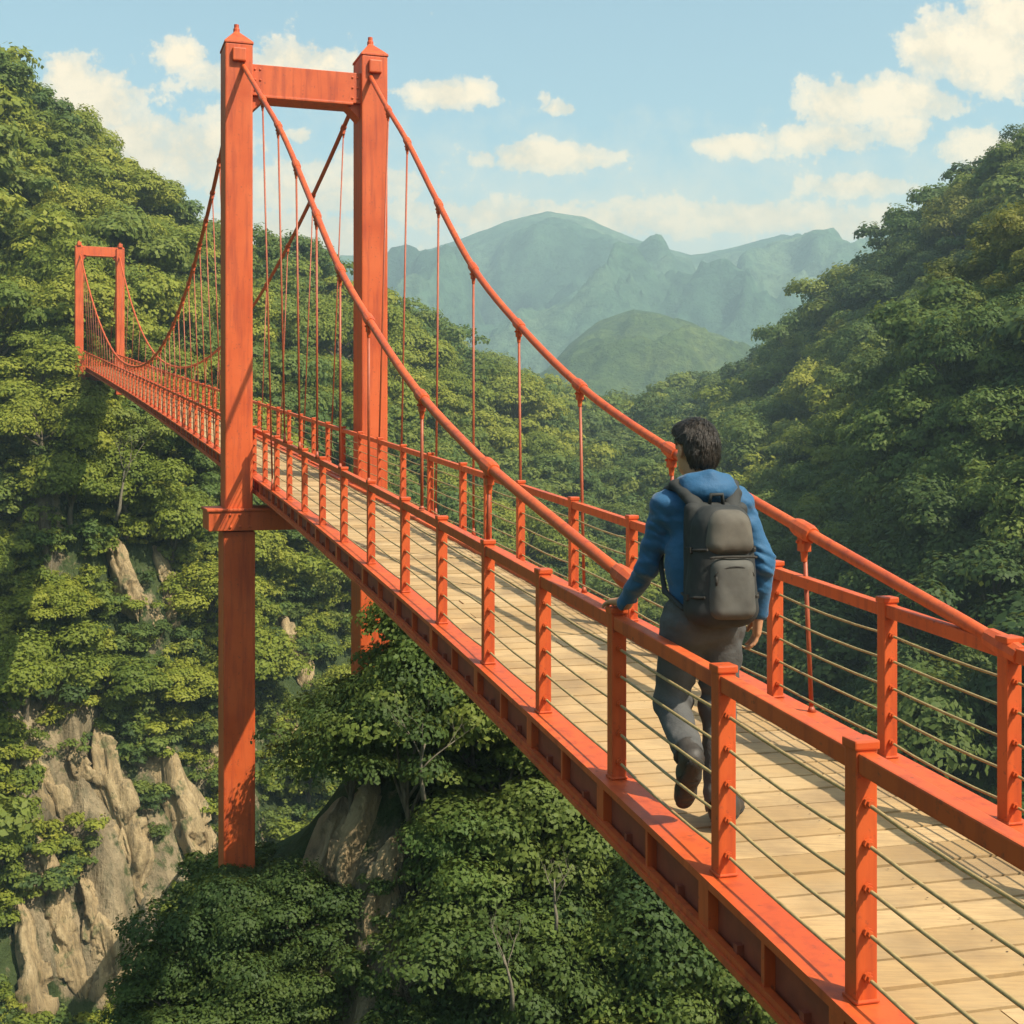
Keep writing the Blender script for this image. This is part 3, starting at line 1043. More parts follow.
# narrow tan rock spires that stand out of the cliff: seen top (x, y), seen foot (x, y), width in the same measure
SPIRES = [(102, 535, 134, 640, 17), (150, 552, 174, 655, 16), (138, 598, 160, 655, 13), (18, 755, 58, 830, 22), (72, 765, 86, 800, 12), (95, 748, 138, 905, 26),
          (155, 745, 208, 885, 27), (192, 798, 212, 880, 12), (74, 880, 104, 965, 19), (14, 905, 48, 1030, 28), (48, 890, 84, 1010, 20), (118, 835, 142, 930, 14),
          (148, 905, 182, 1010, 20), (272, 615, 308, 700, 15), (268, 705, 277, 755, 9), (284, 708, 300, 780, 18), (302, 645, 312, 700, 9), (180, 880, 200, 960, 12), (96, 925, 128, 1035, 22), (30, 850, 52, 915, 16), (205, 740, 216, 790, 11),
          (334, 812, 300, 1000, 38), (372, 835, 346, 955, 34), (392, 870, 372, 1010, 24)]
GP = {}


def cast(x, y):
    """where the line of sight through x, y meets the sheet"""
    th = math.atan((x - 512) / FPX); k = int(np.searchsorted(TH, th))
    col = G[k]; hz_ = HZN - (col[:, 2] - EYE) * FPX / np.maximum(col[:, 1], 1)
    ok = np.where((hz_ < y) & (R_S > 12))[0]
    return col[ok[0]] if len(ok) else col[60]




def mat_spire():
    m, nt, b = mat('tan_rock')
    st = noise(nt, 1.3, 8, .68, stretch=(1.6, 1.6, .22)); fi = noise(nt, 5.5, 8, .7, stretch=(1, 1, .5))
    c = nt.ramp(st, [(.30, (.13, .10, .055)), (.44, (.31, .225, .115)), (.56, (.42, .31, .165)), (.72, (.52, .40, .235))])
    c = nt.mixc(nt.ramp(fi, [(.32, (.7, .7, .7)), (.46, (0, 0, 0))]), c, (.10, .085, .055))
    ms = noise(nt, .9, 6, .65)
    c = nt.mixc(nt.ramp(ms, [(.56, (0, 0, 0)), (.64, (.8, .8, .8))]), c, (.07, .095, .03))
    nt.link(c, b.inputs['Base Color']); b.inputs['Roughness'].default_value = .95
    bump(nt, b, nt.math('ADD', st, nt.math('MULTIPLY', fi, .6)), 1.0, .25)
    return m


M['spire'] = mat_spire()
for q, (x0, y0, x1, y1, wd) in enumerate(SPIRES):
    A = np.array(cast(x0, y0 + 6)); B = np.array(cast(x1, y1))
    view = A * np.array([1, 1, 0]); view /= np.linalg.norm(view)
    Dm = (A[1] + B[1]) / 2; r0 = wd / FPX * Dm * .5
    A = A - view * r0 * .35 + np.array([0, 0, r0 * .5]); B = B + view * r0 * .2 - np.array([0, 0, r0])
    ax_ = B - A; Ln = np.linalg.norm(ax_); ax_ /= Ln
    side = np.cross(ax_, view); side /= np.linalg.norm(side); dep = np.cross(side, ax_)
    nr_, na = 64, 44
    tq = np.linspace(0, 1, nr_); aq = np.linspace(0, 2 * PI, na, endpoint=False)
    Tq, Aq = np.meshgrid(tq, aq, indexing='ij')
    prof = np.clip(Tq * 7, 0, 1) ** .6 * (.62 + .55 * np.sin(np.clip(Tq, 0, 1) * PI * .8)) * np.clip((1 - Tq) * 5, .25, 1)
    cx_, sx_ = np.cos(Aq), np.sin(Aq)
    # blocky, ledged outline
    lump = 1 + .60 * fbm(cx_ * 1.9 + q * 7, sx_ * 1.9, Tq * Ln / r0 * .16, 5, 60 + q) + .20 * np.sign(fbm(cx_ * 1.5, sx_ * 1.5, Tq * Ln / r0 * .35 + q, 2, 90 + q))
    lump = lump * (1 + .30 * np.sign(np.sin(Aq * 2.5 + q + 2 * Tq)) * np.abs(np.sin(Aq * 2.5 + q + 2 * Tq)) ** .5)
    rad = r0 * prof * lump
    drift = r0 * .5 * fbm(Tq * 3, q * 3.1, 0, 2, 44)
    Pq = A + ax_ * (Tq * Ln)[..., None] + side * (cx_ * rad + drift)[..., None] + dep * (sx_ * rad * 1.05)[..., None]
    Vq = Pq.reshape(-1, 3)
    fs = []
    for i_ in range(nr_ - 1):
        for j_ in range(na):
            a_ = i_ * na + j_; b_ = i_ * na + (j_ + 1) % na
            fs.append((a_, b_, b_ + na, a_ + na))
    root_ = Vq.mean(0)
    ob = link(bpy.data.objects.new('rock_spire', mesh_np('rock_spire', Vq - B, np.array(fs)[:, ::-1], M['spire'], True)))
    ob.location = B
    if q >= 21:
        tag(ob, ('broad brown rock rib on the shaded knoll, nearest the foot of the main tower', 'brown rock slab on the knoll between the tower foot and the dark trees', 'thin brown rock rib at the tree edge on the shaded knoll')[q - 21], 'rock', 'brown rock ribs on the knoll under the bridge')
    else:
        tag(ob, 'narrow tan rock spire standing out of the leafy cliff below the far bridge', 'rock', 'tan rock spires on the cliff')


def bare_tree(x, y, D, h, seed, label):
    rn = random.Random(seed); mb = MB()
    base = np.array([(x - 512) * D / FPX, D, EYE - (y - HZN) * D / FPX])

    def grow(p, d, L, r, lev):
        pts = [p]; rs = [r]; dd = np.array(d)
        for k in range(4):
            dd = dd + np.array([rn.uniform(-.22, .22), rn.uniform(-.22, .22), rn.uniform(-.05, .18)]); dd /= np.linalg.norm(dd)
            pts.append(pts[-1] + dd * L / 4); rs.append(r * (1 - .16 * (k + 1)))
        mb.tube(pts, rs, 6)
        if lev > 0:
            for k in range(3):
                t = rn.choice((2, 3, 4)); az_ = rn.uniform(0, 6.28)
                nd = dd * .75 + np.array([math.cos(az_) * .75, math.sin(az_) * .75, .25]); nd /= np.linalg.norm(nd)
                grow(pts[t], nd, L * rn.uniform(.5, .75), rs[t] * .62, lev - 1)
    grow(np.zeros(3), (rn.uniform(-.3, .3), 0, 1), h * .55, h * .022, 3)
    ob = mb.build('bare_tree', M['bark_pale'], None, None, 0, True)
    ob.location = base
    tag(ob, label, 'tree')


M['bark_pale'] = mat_simple('pale_bark', (.12, .10, .07), (.22, .185, .13), 14, .9, .5, .01, stretch=(2, 2, .6))
bare_tree(424, 800, 17.6, 1.5, 3, 'pale bare limbed tree among dark leaves right of the brown rock ribs')
bare_tree(512, 1010, 15.6, 1.3, 8, 'pale bare limbed tree low among the grove leaves at the bottom of the view')
bare_tree(556, 930, 16.2, 1.1, 12, 'small pale leafless tree under the deck between two mid green trees')
bare_tree(36, 622, 62.5, 4.0, 5, 'slender pale leafless tree on the cliff below the far bridge')
bare_tree(116, 520, 65.5, 4.5, 6, 'forked pale leafless tree above the first tan rock spires')

# grove on the knoll under the bridge: each tree placed
GROVE = [  # screen x, y of crown centre, distance, scale, proto, label
    (440, 664, 21.6, .90, 5, 'leafy tree just under the deck beside the far column foot of the main tower'),
    (480, 715, 20.8, .95, 6, 'light green tree directly below the edge girder, highest in the grove on the knoll'),
    (246, 893, 19.6, .40, 3, 'low bushy tree right in front of the main tower column foot'),
    (352, 750, 20.6, .72, 2, 'dark tree beside the base of the main tower, on its deck side'),
    (292, 935, 19.6, .60, 2, 'small dark tree partly hiding the foot of the main tower column'),
    (222, 965, 18.2, .62, 1, 'dark tree at the outer rim of the knoll, beside the bare cliff gap'),
    (186, 1005, 17.2, .70, 3, 'lowest dark tree at the outermost rim of the knoll'),
    (275, 975, 17.6, .62, 4, 'dark bushy tree on the knoll below the foot of the main tower'),
    (415, 765, 19.8, .85, 1, 'broad dark tree in the middle of the grove above the rock face'),
    (520, 770, 19.2, .95, 3, 'dark tree with pale bare limbs below the middle of the near deck'),
    (478, 850, 18.2, .80, 5, 'mid green tree beside the brown rock face of the knoll'),
    (560, 850, 18.0, .95, 0, 'dark tree close under the deck below the walker\'s handrail'),
    (492, 960, 17.0, .78, 4, 'dark tree growing just past the brown rock face, low on the knoll'),
    (590, 935, 17.0, .90, 6, 'mid green tree low on the knoll under the girder'),
    (665, 920, 17.4, .9, 2, 'dark tree below the girder beneath the walker'),
    (720, 1000, 16.6, .85, 1, 'dark tree under the nearest stretch of the girder'),
    (555, 1015, 16.2, .80, 3, 'dark low tree at the foot of the knoll between two rock faces'),
    (640, 1030, 16.0, .80, 5, 'green low tree nearest the viewer under the deck'),
    (425, 1030, 16.4, .45, 0, 'small dark tree at the foot of the brown rock face'),
    (250, 1020, 16.6, .75, 2, 'dark tree at the foot of the knoll below its outer rim'),
]
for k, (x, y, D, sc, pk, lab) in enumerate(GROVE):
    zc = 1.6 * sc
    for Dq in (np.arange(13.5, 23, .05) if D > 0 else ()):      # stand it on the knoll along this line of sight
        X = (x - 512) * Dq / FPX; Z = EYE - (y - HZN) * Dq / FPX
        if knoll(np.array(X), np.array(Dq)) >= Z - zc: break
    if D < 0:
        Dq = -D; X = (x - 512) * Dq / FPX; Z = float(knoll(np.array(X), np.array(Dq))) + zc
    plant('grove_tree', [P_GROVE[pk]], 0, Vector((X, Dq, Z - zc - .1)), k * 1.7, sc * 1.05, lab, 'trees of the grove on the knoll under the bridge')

# ------------------------------------------------------------------ person (distance fields meshed by surface nets)


class SDF:
    def __init__(s, lo, hi, h):
        s.lo = np.array(lo, float); s.h = h
        n = np.ceil((np.array(hi) - s.lo) / h).astype(int) + 1
        s.n = n; s.v = np.full(n, 1.0, dtype=np.float32)

    def sub(s, lo, hi):
        i0 = np.maximum(0, np.floor((np.array(lo) - s.lo) / s.h).astype(int)); i1 = np.minimum(s.n, np.ceil((np.array(hi) - s.lo) / s.h).astype(int) + 1)
        ax = [s.lo[k] + s.h * np.arange(i0[k], i1[k]) for k in range(3)]
        P = np.stack(np.meshgrid(*ax, indexing='ij'), -1)
        return tuple(slice(i0[k], i1[k]) for k in range(3)), P

    def put(s, sl, d, k, cut=False):
        o = s.v[sl]
        if cut:
            s.v[sl] = np.maximum(o, -d); return
        if k <= 0: s.v[sl] = np.minimum(o, d); return
        hh = np.clip(.5 + .5 * (o - d) / k, 0, 1)
        s.v[sl] = o * (1 - hh) + d * hh - k * hh * (1 - hh)

    def cone(s, a, b, ra, rb, k=.02, sq=(1, 1, 1)):
        a = np.array(a, float); b = np.array(b, float); r = max(ra, rb) + k * 1.5 + .03
        sl, P = s.sub(np.minimum(a, b) - r * 1.3, np.maximum(a, b) + r * 1.3)
        ab = b - a; t = np.clip(((P - a) @ ab) / max(1e-9, ab @ ab), 0, 1)
        q = P - (a + t[..., None] * ab)
        d = np.linalg.norm(q / np.array(sq), axis=-1) - (ra + (rb - ra) * t)
        s.put(sl, d.astype(np.float32), k)

    def chain(s, pts, rs, k=.02, sq=(1, 1, 1)):
        for i in range(len(pts) - 1): s.cone(pts[i], pts[i + 1], rs[i], rs[i + 1], k, sq)

    def ell(s, c, r, k=.02, R=None, cut=False):
        c = np.array(c, float); r = np.array(r, float); m = r.max() + k * 1.5 + .03
        sl, P = s.sub(c - m, c + m); q = P - c
        if R is not None: q = q @ np.array(R)
        k0 = np.linalg.norm(q / r, axis=-1); k1 = np.linalg.norm(q / (r * r), axis=-1) + 1e-6
        s.put(sl, (k0 * (k0 - 1) / k1).astype(np.float32), k, cut)

    def rbox(s, c, hf, rad, k=.01, R=None, taper=0.0):
        c = np.array(c, float); m = np.linalg.norm(hf) + .05
        sl, P = s.sub(c - m, c + m); q = P - c
        if R is not None: q = q @ np.array(R)
        sc = 1 + taper * q[..., 2:3] / hf[2]
        q = np.concatenate([q[..., :2] / sc, q[..., 2:3]], -1)
        a = np.abs(q) - (np.array(hf) - rad)
        d = np.linalg.norm(np.maximum(a, 0), axis=-1) + np.minimum(a.max(-1), 0) - rad
        s.put(sl, d.astype(np.float32), k)

    def grid(s):
        return np.stack(np.meshgrid(*[s.lo[k] + s.h * np.arange(s.n[k]) for k in range(3)], indexing='ij'), -1)

    def mesh(s, it=1):
        v = s.v; ins = v < 0
        n = np.array(v.shape) - 1
        cs = np.zeros(n, dtype=np.int8)
        for dx in (0, 1):
            for dy in (0, 1):
                for dz_ in (0, 1):
                    cs += ins[dx:dx + n[0], dy:dy + n[1], dz_:dz_ + n[2]]
        act = (cs > 0) & (cs < 8)
        idx = np.full(n, -1, dtype=np.int64); ci = np.argwhere(act); idx[act] = np.arange(len(ci))
        acc = np.zeros((len(ci), 3)); cnt = np.zeros(len(ci))
        cor = [(x, y, z) for x in (0, 1) for y in (0, 1) for z in (0, 1)]
        for A in cor:
            for ax in range(3):
                if A[ax]: continue
                B = list(A); B[ax] = 1
                va = v[ci[:, 0] + A[0], ci[:, 1] + A[1], ci[:, 2] + A[2]]; vb = v[ci[:, 0] + B[0], ci[:, 1] + B[1], ci[:, 2] + B[2]]
                mk = (va < 0) != (vb < 0)
                t = va / np.where(np.abs(va - vb) < 1e-9, 1, va - vb)
                p = np.tile(np.array(A, float), (len(ci), 1)); p[:, ax] = t
                acc[mk] += p[mk]; cnt[mk] += 1
        V = (ci + acc / cnt[:, None]) * s.h + s.lo
        Fs = []
        for ax in range(3):
            sa = [slice(None)] * 3; sb = [slice(None)] * 3; sa[ax] = slice(0, -1); sb[ax] = slice(1, None)
            A = ins[tuple(sa)]; B = ins[tuple(sb)]
            e = np.argwhere(A != B); b1, b2 = (ax + 1) % 3, (ax + 2) % 3
            e = e[(e[:, b1] > 0) & (e[:, b2] > 0) & (e[:, b1] < v.shape[b1] - 1) & (e[:, b2] < v.shape[b2] - 1)]
            fl = A[e[:, 0], e[:, 1], e[:, 2]]
            q = []
            for (d1, d2) in ((1, 1), (0, 1), (0, 0), (1, 0)):
                c = e.copy(); c[:, b1] -= d1; c[:, b2] -= d2
                q.append(idx[c[:, 0], c[:, 1], c[:, 2]])
            q = np.stack(q, 1); q = np.where(fl[:, None], q, q[:, ::-1])
            Fs.append(q)
        Fq = np.concatenate(Fs)
        for _ in range(it):   # light laplacian relax
            nb = np.zeros_like(V); c = np.zeros(len(V))
            for i in range(4):
                a = Fq[:, i]; b = Fq[:, (i + 1) % 4]
                np.add.at(nb, a, V[b]); np.add.at(nb, b, V[a]); np.add.at(c, a, 1); np.add.at(c, b, 1)
            V = V * .5 + .5 * nb / np.maximum(c, 1)[:, None]
        return V, Fq


P_D = 5.60
PS = .978
PO = np.array([.805, P_D, bp(P_D, .4)[2] + .002])
pf = np.array([-.235, .972, 0]); pf /= np.linalg.norm(pf)      # facing along the deck
pr_ = np.array([pf[1], -pf[0], 0])
RZ = math.atan2(-pf[0], pf[1])


def W2L(w):
    d = np.array(w, float) - PO
    return np.array([d @ pr_, d @ pf, d[2]]) / PS


def L2P(l):
    w = PO + (pr_ * l[0] + pf * l[1] + np.array([0, 0, l[2]])) * PS
    return px_of(w)


person = empty('person', PO, RZ, PS)
tag(person, 'dark haired walker in blue jacket and grey trousers, one hand on the railing', 'person')
pack = empty('backpack', PO, RZ, PS)
pack.scale = (PS * 1.0, PS * .96, PS * .97); pack.location = PO + np.array([0, 0, .030])
tag(pack, 'charcoal grey backpack with brownish top flap worn on the walker\'s back', 'backpack')

# joints (x right, y forward, z up)
hipL, hipR = (-.085, .02, .87), (.085, .0, .87)
kneeR, ankR = (.082, .035, .47), (.035, -.10, .085)
kneeL, ankL = (-.11, .09, .50), (-.155, -.235, .345)
shL, shR = (-.155, .045, 1.375), (.165, .01, 1.385)
elL, wrL = (-.195, .165, 1.085), (-.215, .40, .895)
elR, wrR = (.262, -.04, 1.115), (.272, .035, .875)
hand_t = W2L(bp(6.02, 0, RAIL + .028))
neck0, neck1 = (0, .015, 1.41), (-.012, .045, 1.52)
HC = np.array([-.018, .055, 1.60])     # head centre
yaw = .30                                # head turned a little to the left
RH = np.array([[math.cos(yaw), -math.sin(yaw), 0], [math.sin(yaw), math.cos(yaw), 0], [0, 0, 1]])


def hp(x, y, z): return HC + RH @ np.array([x, y, z])


body = SDF((-.5, -.42, -.02), (.45, .68, 1.76), .0052)
# torso, legs (inside the clothes)
body.cone((0, .0, .92), (0, .015, 1.15), .095, .100, .04, (1.1, .85, 1))
body.cone((0, .015, 1.15), (0, .02, 1.32), .100, .095, .05, (1.1, .85, 1))
body.chain([shL, shR], [.042, .042], .04)
body.chain([hipR, kneeR, ankR], [.070, .048, .034], .03)
body.chain([hipL, kneeL, ankL], [.070, .048, .034], .03)
body.chain([shL, elL, wrL], [.038, .034, .026], .02)
body.chain([shR, elR, wrR], [.038, .034, .026], .02)
body.chain([neck0, neck1], [.062, .054], .03)
# head
body.ell(hp(0, -.008, .022), (.074, .094, .090), .02)
body.ell(hp(0, .028, -.045), (.056, .062, .070), .03)
body.cone(hp(0, .06, -.085), hp(0, .068, -.09), .022, .020, .03)         # chin
body.cone(hp(0, .082, .01), hp(0, .108, -.028), .009, .014, .014)        # nose
body.ell(hp(0, .088, -.058), (.024, .010, .008), .006)                   # lips
for sx in (-1, 1):
    body.ell(hp(.031 * sx, .086, .008), (.014, .010, .010), .004, None, True)   # sockets
    body.ell(hp(.031 * sx, .080, .008), (.012, .012, .010), .003)
    body.cone(hp(.018 * sx, .092, .026), hp(.046 * sx, .078, .024), .007, .005, .01)  # brow
    body.ell(hp(.080 * sx, -.004, -.008), (.010, .020, .031), .006)             # ears
    body.ell(hp(.088 * sx, .004, -.004), (.006, .010, .018), .003, None, True)


def hand(sd, wrist, fwd, up, side, curl, spread):
    """fwd: wrist to knuckles, up: back of hand, side: towards the thumb"""
    w = np.array(wrist, float); f = np.array(fwd, float); f /= np.linalg.norm(f)
    u = np.array(up, float); u -= f * (u @ f); u /= np.linalg.norm(u)
    s_ = np.array(side, float); s_ -= f * (s_ @ f) + u * (s_ @ u); s_ /= np.linalg.norm(s_)
    for q, r in ((-.028, .014), (-.010, .016), (.010, .016), (.027, .015)):
        sd.cone(w + f * .005 + s_ * q * .6, w + f * .078 + s_ * q, .018, r, .012)
    lens = [(.036, .023, .018), (.042, .027, .02), (.038, .025, .019), (.029, .018, .016)]
    for k, q in enumerate((.029, .010, -.010, -.028)):
        a = w + f * .080 + s_ * q; d = f + s_ * (spread * (1.5 - k) * .5); d /= np.linalg.norm(d)
        ang = curl[0]
        for L, r0, r1, c in zip(lens[k], (.0100, .0094, .0086), (.0094, .0086, .0074), curl):
            dd = d * math.cos(ang) - u * math.sin(ang)
            b = a + dd * L; sd.cone(a, b, r0, r1, .004); a = b; ang += c
    a = w + f * .018 + s_ * .024; d = f * .62 + s_ * .78 - u * .25; d /= np.linalg.norm(d)
    b = a + d * .040; sd.cone(a, b, .0165, .0120, .010)
    d2 = f * .9 + s_ * .35 - u * .35; d2 /= np.linalg.norm(d2); c = b + d2 * .030; sd.cone(b, c, .0118, .0104, .004)
    d3 = f * .95 + s_ * .05 - u * .4; d3 /= np.linalg.norm(d3); sd.cone(c, c + d3 * .023, .0104, .0084, .004)


# left hand lies over the post top, fingers forward and curling over the far edge
palm_w = hand_t + np.array([.010, -.062, .030])
body.chain([wrL, tuple(palm_w)], [.027, .024], .015)
hand(body, palm_w, (-.12, 1, -.10), (0, .1, 1), (1, .1, 0), (.22, .35, .3), .35)
# right hand hangs relaxed, palm towards the thigh
hand(body, wrR, (-.05, .14, -1), (1, -.25, 0), (-.15, 1, .1), (.25, .38, .30), .28)
V, Fq = body.mesh(2)
bo = link(bpy.data.objects.new('body', mesh_np('body', V, Fq, M['skin'])), person)


def add_part(name, sd, m, parent, it=2):
    V, Fq = sd.mesh(it)
    return link(bpy.data.objects.new(name, mesh_np(name, V, Fq, m)), parent)


# hair -------------------------------------------------------------------
hr = SDF(HC - np.array([.16, .17, .20]), HC + np.array([.16, .17, .16]), .0042)
hr.ell(hp(0, -.014, .032), (.091, .108, .101), .02)
hr.ell(hp(0, -.050, -.020), (.072, .064, .078), .03)
hr.ell(hp(.0, .045, .085), (.062, .050, .036), .03)
Pg = hr.grid(); q = (Pg - HC) @ RH
cutf = np.maximum(q[..., 1] - (.052 + .5 * np.maximum(0, q[..., 2] - .05)), 0) * 1.0
face_cut = np.minimum(.070 - q[..., 2], q[..., 1] - .012)            # clear the face below the fringe
ear_cut = np.minimum(np.minimum(.022 - q[..., 2], q[..., 1] + .032), np.abs(q[..., 0]) - .05)
nape = (-.078 - q[..., 2]) + .010 * np.sin(q[..., 0] * 120)
nz_ = .0055 * fbm(q[..., 0] * 30, q[..., 1] * 30, q[..., 2] * 15, 3, 5) + .0035 * fbm(q[..., 0] * 95, q[..., 1] * 95, q[..., 2] * 30, 2, 8)
hr.v = np.maximum.reduce([hr.v + nz_, face_cut, ear_cut, nape * .9]).astype(np.float32)
V, Fq = hr.mesh(1)
rg = np.random.default_rng(77)
fc = V[Fq].mean(1); fn = np.cross(V[Fq[:, 2]] - V[Fq[:, 0]], V[Fq[:, 3]] - V[Fq[:, 1]]); fn /= np.linalg.norm(fn, axis=1, keepdims=True) + 1e-9
outw = np.sum(fn * (fc - HC), 1) > 0
ql = (fc - HC) @ RH
outw &= ~((ql[:, 2] < .055) & (ql[:, 1] > -.052) & (np.abs(ql[:, 0]) > .035)) & (ql[:, 2] > -.060)
pick = rg.choice(np.where(outw)[0], 5200)
Pk = fc[pick]; Nk = fn[pick]
crown_ = hp(.012, -.055, .115)                      # strands fall away from the crown of the head
dirk = Pk - crown_ + np.array([0, 0, -.05]) + rg.normal(size=Pk.shape) * .022
dirk -= Nk * np.sum(dirk * Nk, 1, keepdims=True); dirk /= np.linalg.norm(dirk, axis=1, keepdims=True) + 1e-9
sdk = np.cross(Nk, dirk); Lk = rg.uniform(.022, .042, len(Pk))[:, None]; wk = .0016
b0 = Pk - Nk * .002; m0 = Pk + dirk * Lk * .5 + Nk * rg.uniform(.002, .007, len(Pk))[:, None]; t0_ = Pk + dirk * Lk + Nk * rg.uniform(-.003, .006, len(Pk))[:, None]
SV = np.stack([b0 - sdk * wk, b0 + sdk * wk, m0 + sdk * wk, m0 - sdk * wk, t0_ + sdk * wk * .3, t0_ - sdk * wk * .3], 1).reshape(-1, 3)
ii = np.arange(len(Pk))[:, None] * 6
SF = np.concatenate([ii + np.array([[0, 1, 2, 3]]), ii + np.array([[3, 2, 4, 5]])]) + len(V)
link(bpy.data.objects.new('hair', mesh_np('hair', np.concatenate([V, SV]), np.concatenate([Fq, SF]), M['hair'])), bo)

# jacket ------------------------------------------------------------------
jk = SDF((-.45, -.32, .78), (.45, .60, 1.56), .0062)
jk.cone((0, .0, .90), (0, .012, 1.12), .126, .130, .05, (1.14, .95, 1))
jk.cone((0, .012, 1.12), (0, .018, 1.33), .130, .122, .06, (1.17, .88, 1))
jk.chain([(-.140, .03, 1.355), (.145, .012, 1.365)], [.078, .078], .06)
jk.chain([(0, .015, 1.38), (-.004, .02, 1.43)], [.095, .080], .04)
wl = np.array(wrL) * .78 + palm_w * .22
jk.chain([(-.160, .045, 1.355), elL, tuple(wl)], [.062, .050, .040], .035)
wr2 = np.array(wrR) + np.array([0, -.005, .015])
jk.chain([(.168, .012, 1.365), elR, tuple(wr2)], [.062, .050, .040], .035)
# hood gathered behind the neck
jk.ell((.0, -.062, 1.430), (.128, .078, .064), .03)
jk.chain([(-.088, .00, 1.455), (-.065, .075, 1.44)], [.036, .030], .025)
jk.chain([(.085, .00, 1.455), (.065, .075, 1.44)], [.036, .030], .025)
jk.chain([(-.08, -.045, 1.465), (0, -.075, 1.475), (.08, -.045, 1.465)], [.032, .036, .032], .025)
P = jk.grid()
fold = .006 * np.sin(P[..., 2] * 62 + 5 * fbm(P[..., 0] * 7, P[..., 1] * 7, P[..., 2] * 3, 2, 3)) * np.clip(fbm(P[..., 0] * 6, P[..., 1] * 6, P[..., 2] * 5, 2, 6) + .35, 0, 1)
nearj = 0
for e_ in (elL, elR, (0, -.05, .95), (-.17, .05, 1.30), (.17, .0, 1.30)):
    nearj = np.maximum(nearj, np.exp(-np.sum((P - np.array(e_)) ** 2, -1) / .009))
fold += .011 * nearj * (1 - 2.6 * np.abs(fbm(P[..., 0] * 11 + 3, P[..., 1] * 11, P[..., 2] * 24 + P[..., 0] * 12, 2, 19)))
band = np.abs(P[..., 2] - .925)
fold += np.where(np.abs(P[..., 0]) < .2, .005 * np.exp(-(band / .008) ** 2), 0)
fold += .0075 * np.abs(fbm(P[..., 0] * 9 + 4, P[..., 1] * 9, P[..., 2] * 15, 3, 12)) - .002
hem = (.900 - P[..., 2]) + .006 * np.sin(P[..., 0] * 30)
inner = -(np.linalg.norm((P - np.array([-.006, .04, 1.50])) / np.array([1, 1, 1.4]), axis=-1) - .060)
jk.v = np.maximum.reduce([jk.v + fold, np.where(np.abs(P[..., 0]) < .23, hem, -1), inner]).astype(np.float32)
add_part('jacket', jk, M['jacket'], bo, 1)

# trousers ------------------------------------------------------------------
tr = SDF((-.32, -.35, .02), (.32, .35, 1.02), .0062)
tr.cone((0, .005, .97), (0, .005, .86), .118, .125, .04, (1.22, .95, 1))
tr.chain([(.082, 0, .86), kneeR, (ankR[0], ankR[1] + .005, ankR[2] + .005)], [.103, .074, .064], .03)
tr.chain([(-.082, .015, .86), kneeL, (ankL[0], ankL[1] - .005, ankL[2] - .005)], [.103, .074, .062], .035)
tr.ell((.06, -.055, .86), (.085, .075, .09), .04); tr.ell((-.06, -.05, .86), (.085, .075, .09), .04)
P = tr.grid()
fold = .008 * np.sin(P[..., 2] * 48 + P[..., 0] * 20 + 6 * fbm(P[..., 0] * 6, P[..., 1] * 6, P[..., 2] * 4, 2, 31)) * np.clip(fbm(P[..., 0] * 5, P[..., 1] * 5, P[..., 2] * 4, 2, 36) + .3, 0, 1)
fold += .007 * np.abs(fbm(P[..., 0] * 7 + 2, P[..., 1] * 7, P[..., 2] * 12, 3, 77)) - .002
fold += .003 * fbm(P[..., 0] * 14, P[..., 1] * 14, P[..., 2] * 9, 3, 42)
cuL = -((P - np.array([-.152, -.225, .345])) @ np.array([.12, .85, .50]))
tr.v = np.maximum.reduce([tr.v + fold, P[..., 2] - .985, np.where(P[..., 0] > -.02, .115 - P[..., 2], -1), np.where(P[..., 0] < -.06, cuL, -1)]).astype(np.float32)
add_part('trousers', tr, M['trouser'], bo, 1)


# shoes ----------------------------------------------------------------------
def shoe(heel, fwd, up, k=1.25):
    heel = np.array(heel, float); f = np.array(fwd, float); f /= np.linalg.norm(f)
    u = np.array(up, float); u -= f * (u @ f); u /= np.linalg.norm(u); s_ = np.cross(f, u)
    c = heel + f * .11 * k
    sd = SDF(c - .27, c + .27, .0056)
    f = f * k; u = u * k; s_ = s_ * k
    sd.chain([heel + u * .052 + f * .018, heel + u * .050 + f * .10, heel + u * .040 + f * .215], [.043 * k, .043 * k, .034 * k], .02)
    sd.chain([heel + u * .06 + f * .02, heel + u * .115 + f * .028], [.040 * k, .044 * k], .02)
    sd.cone(heel + u * .035 + f * .19, heel + u * .034 + f * .235, .036 * k, .028 * k, .02)
    P = sd.grid(); q = P - heel; zz = q @ u / k ** 2 * k
    low = sd.v.copy()
    sd.v = np.maximum.reduce([sd.v + .003 * fbm(P[..., 0] * 30, P[..., 1] * 30, P[..., 2] * 30, 2, 3), .022 * k - zz, zz - .128 * k]).astype(np.float32)
    so = SDF(c - .27, c + .27, .0056)
    so.v = np.maximum.reduce([low - .006, zz - .0225 * k, -.001 - zz + .004 * (np.sin((q @ f) * 180) > .2) * 1.0]).astype(np.float32)
    a = add_part('shoe', sd, M['shoe'], bo, 1)
    add_part('shoe_sole', so, M['sole'], a, 1)


shoe((.024, -.128, .002), (.72, 1, .0), (0, 0, 1))
dL = np.array([.05, .62, -.80]); uL = np.array([0, .80, .62])
aL = np.array(ankL)
shoe(aL - uL * .085 - dL * .04, dL, uL, 1.12)

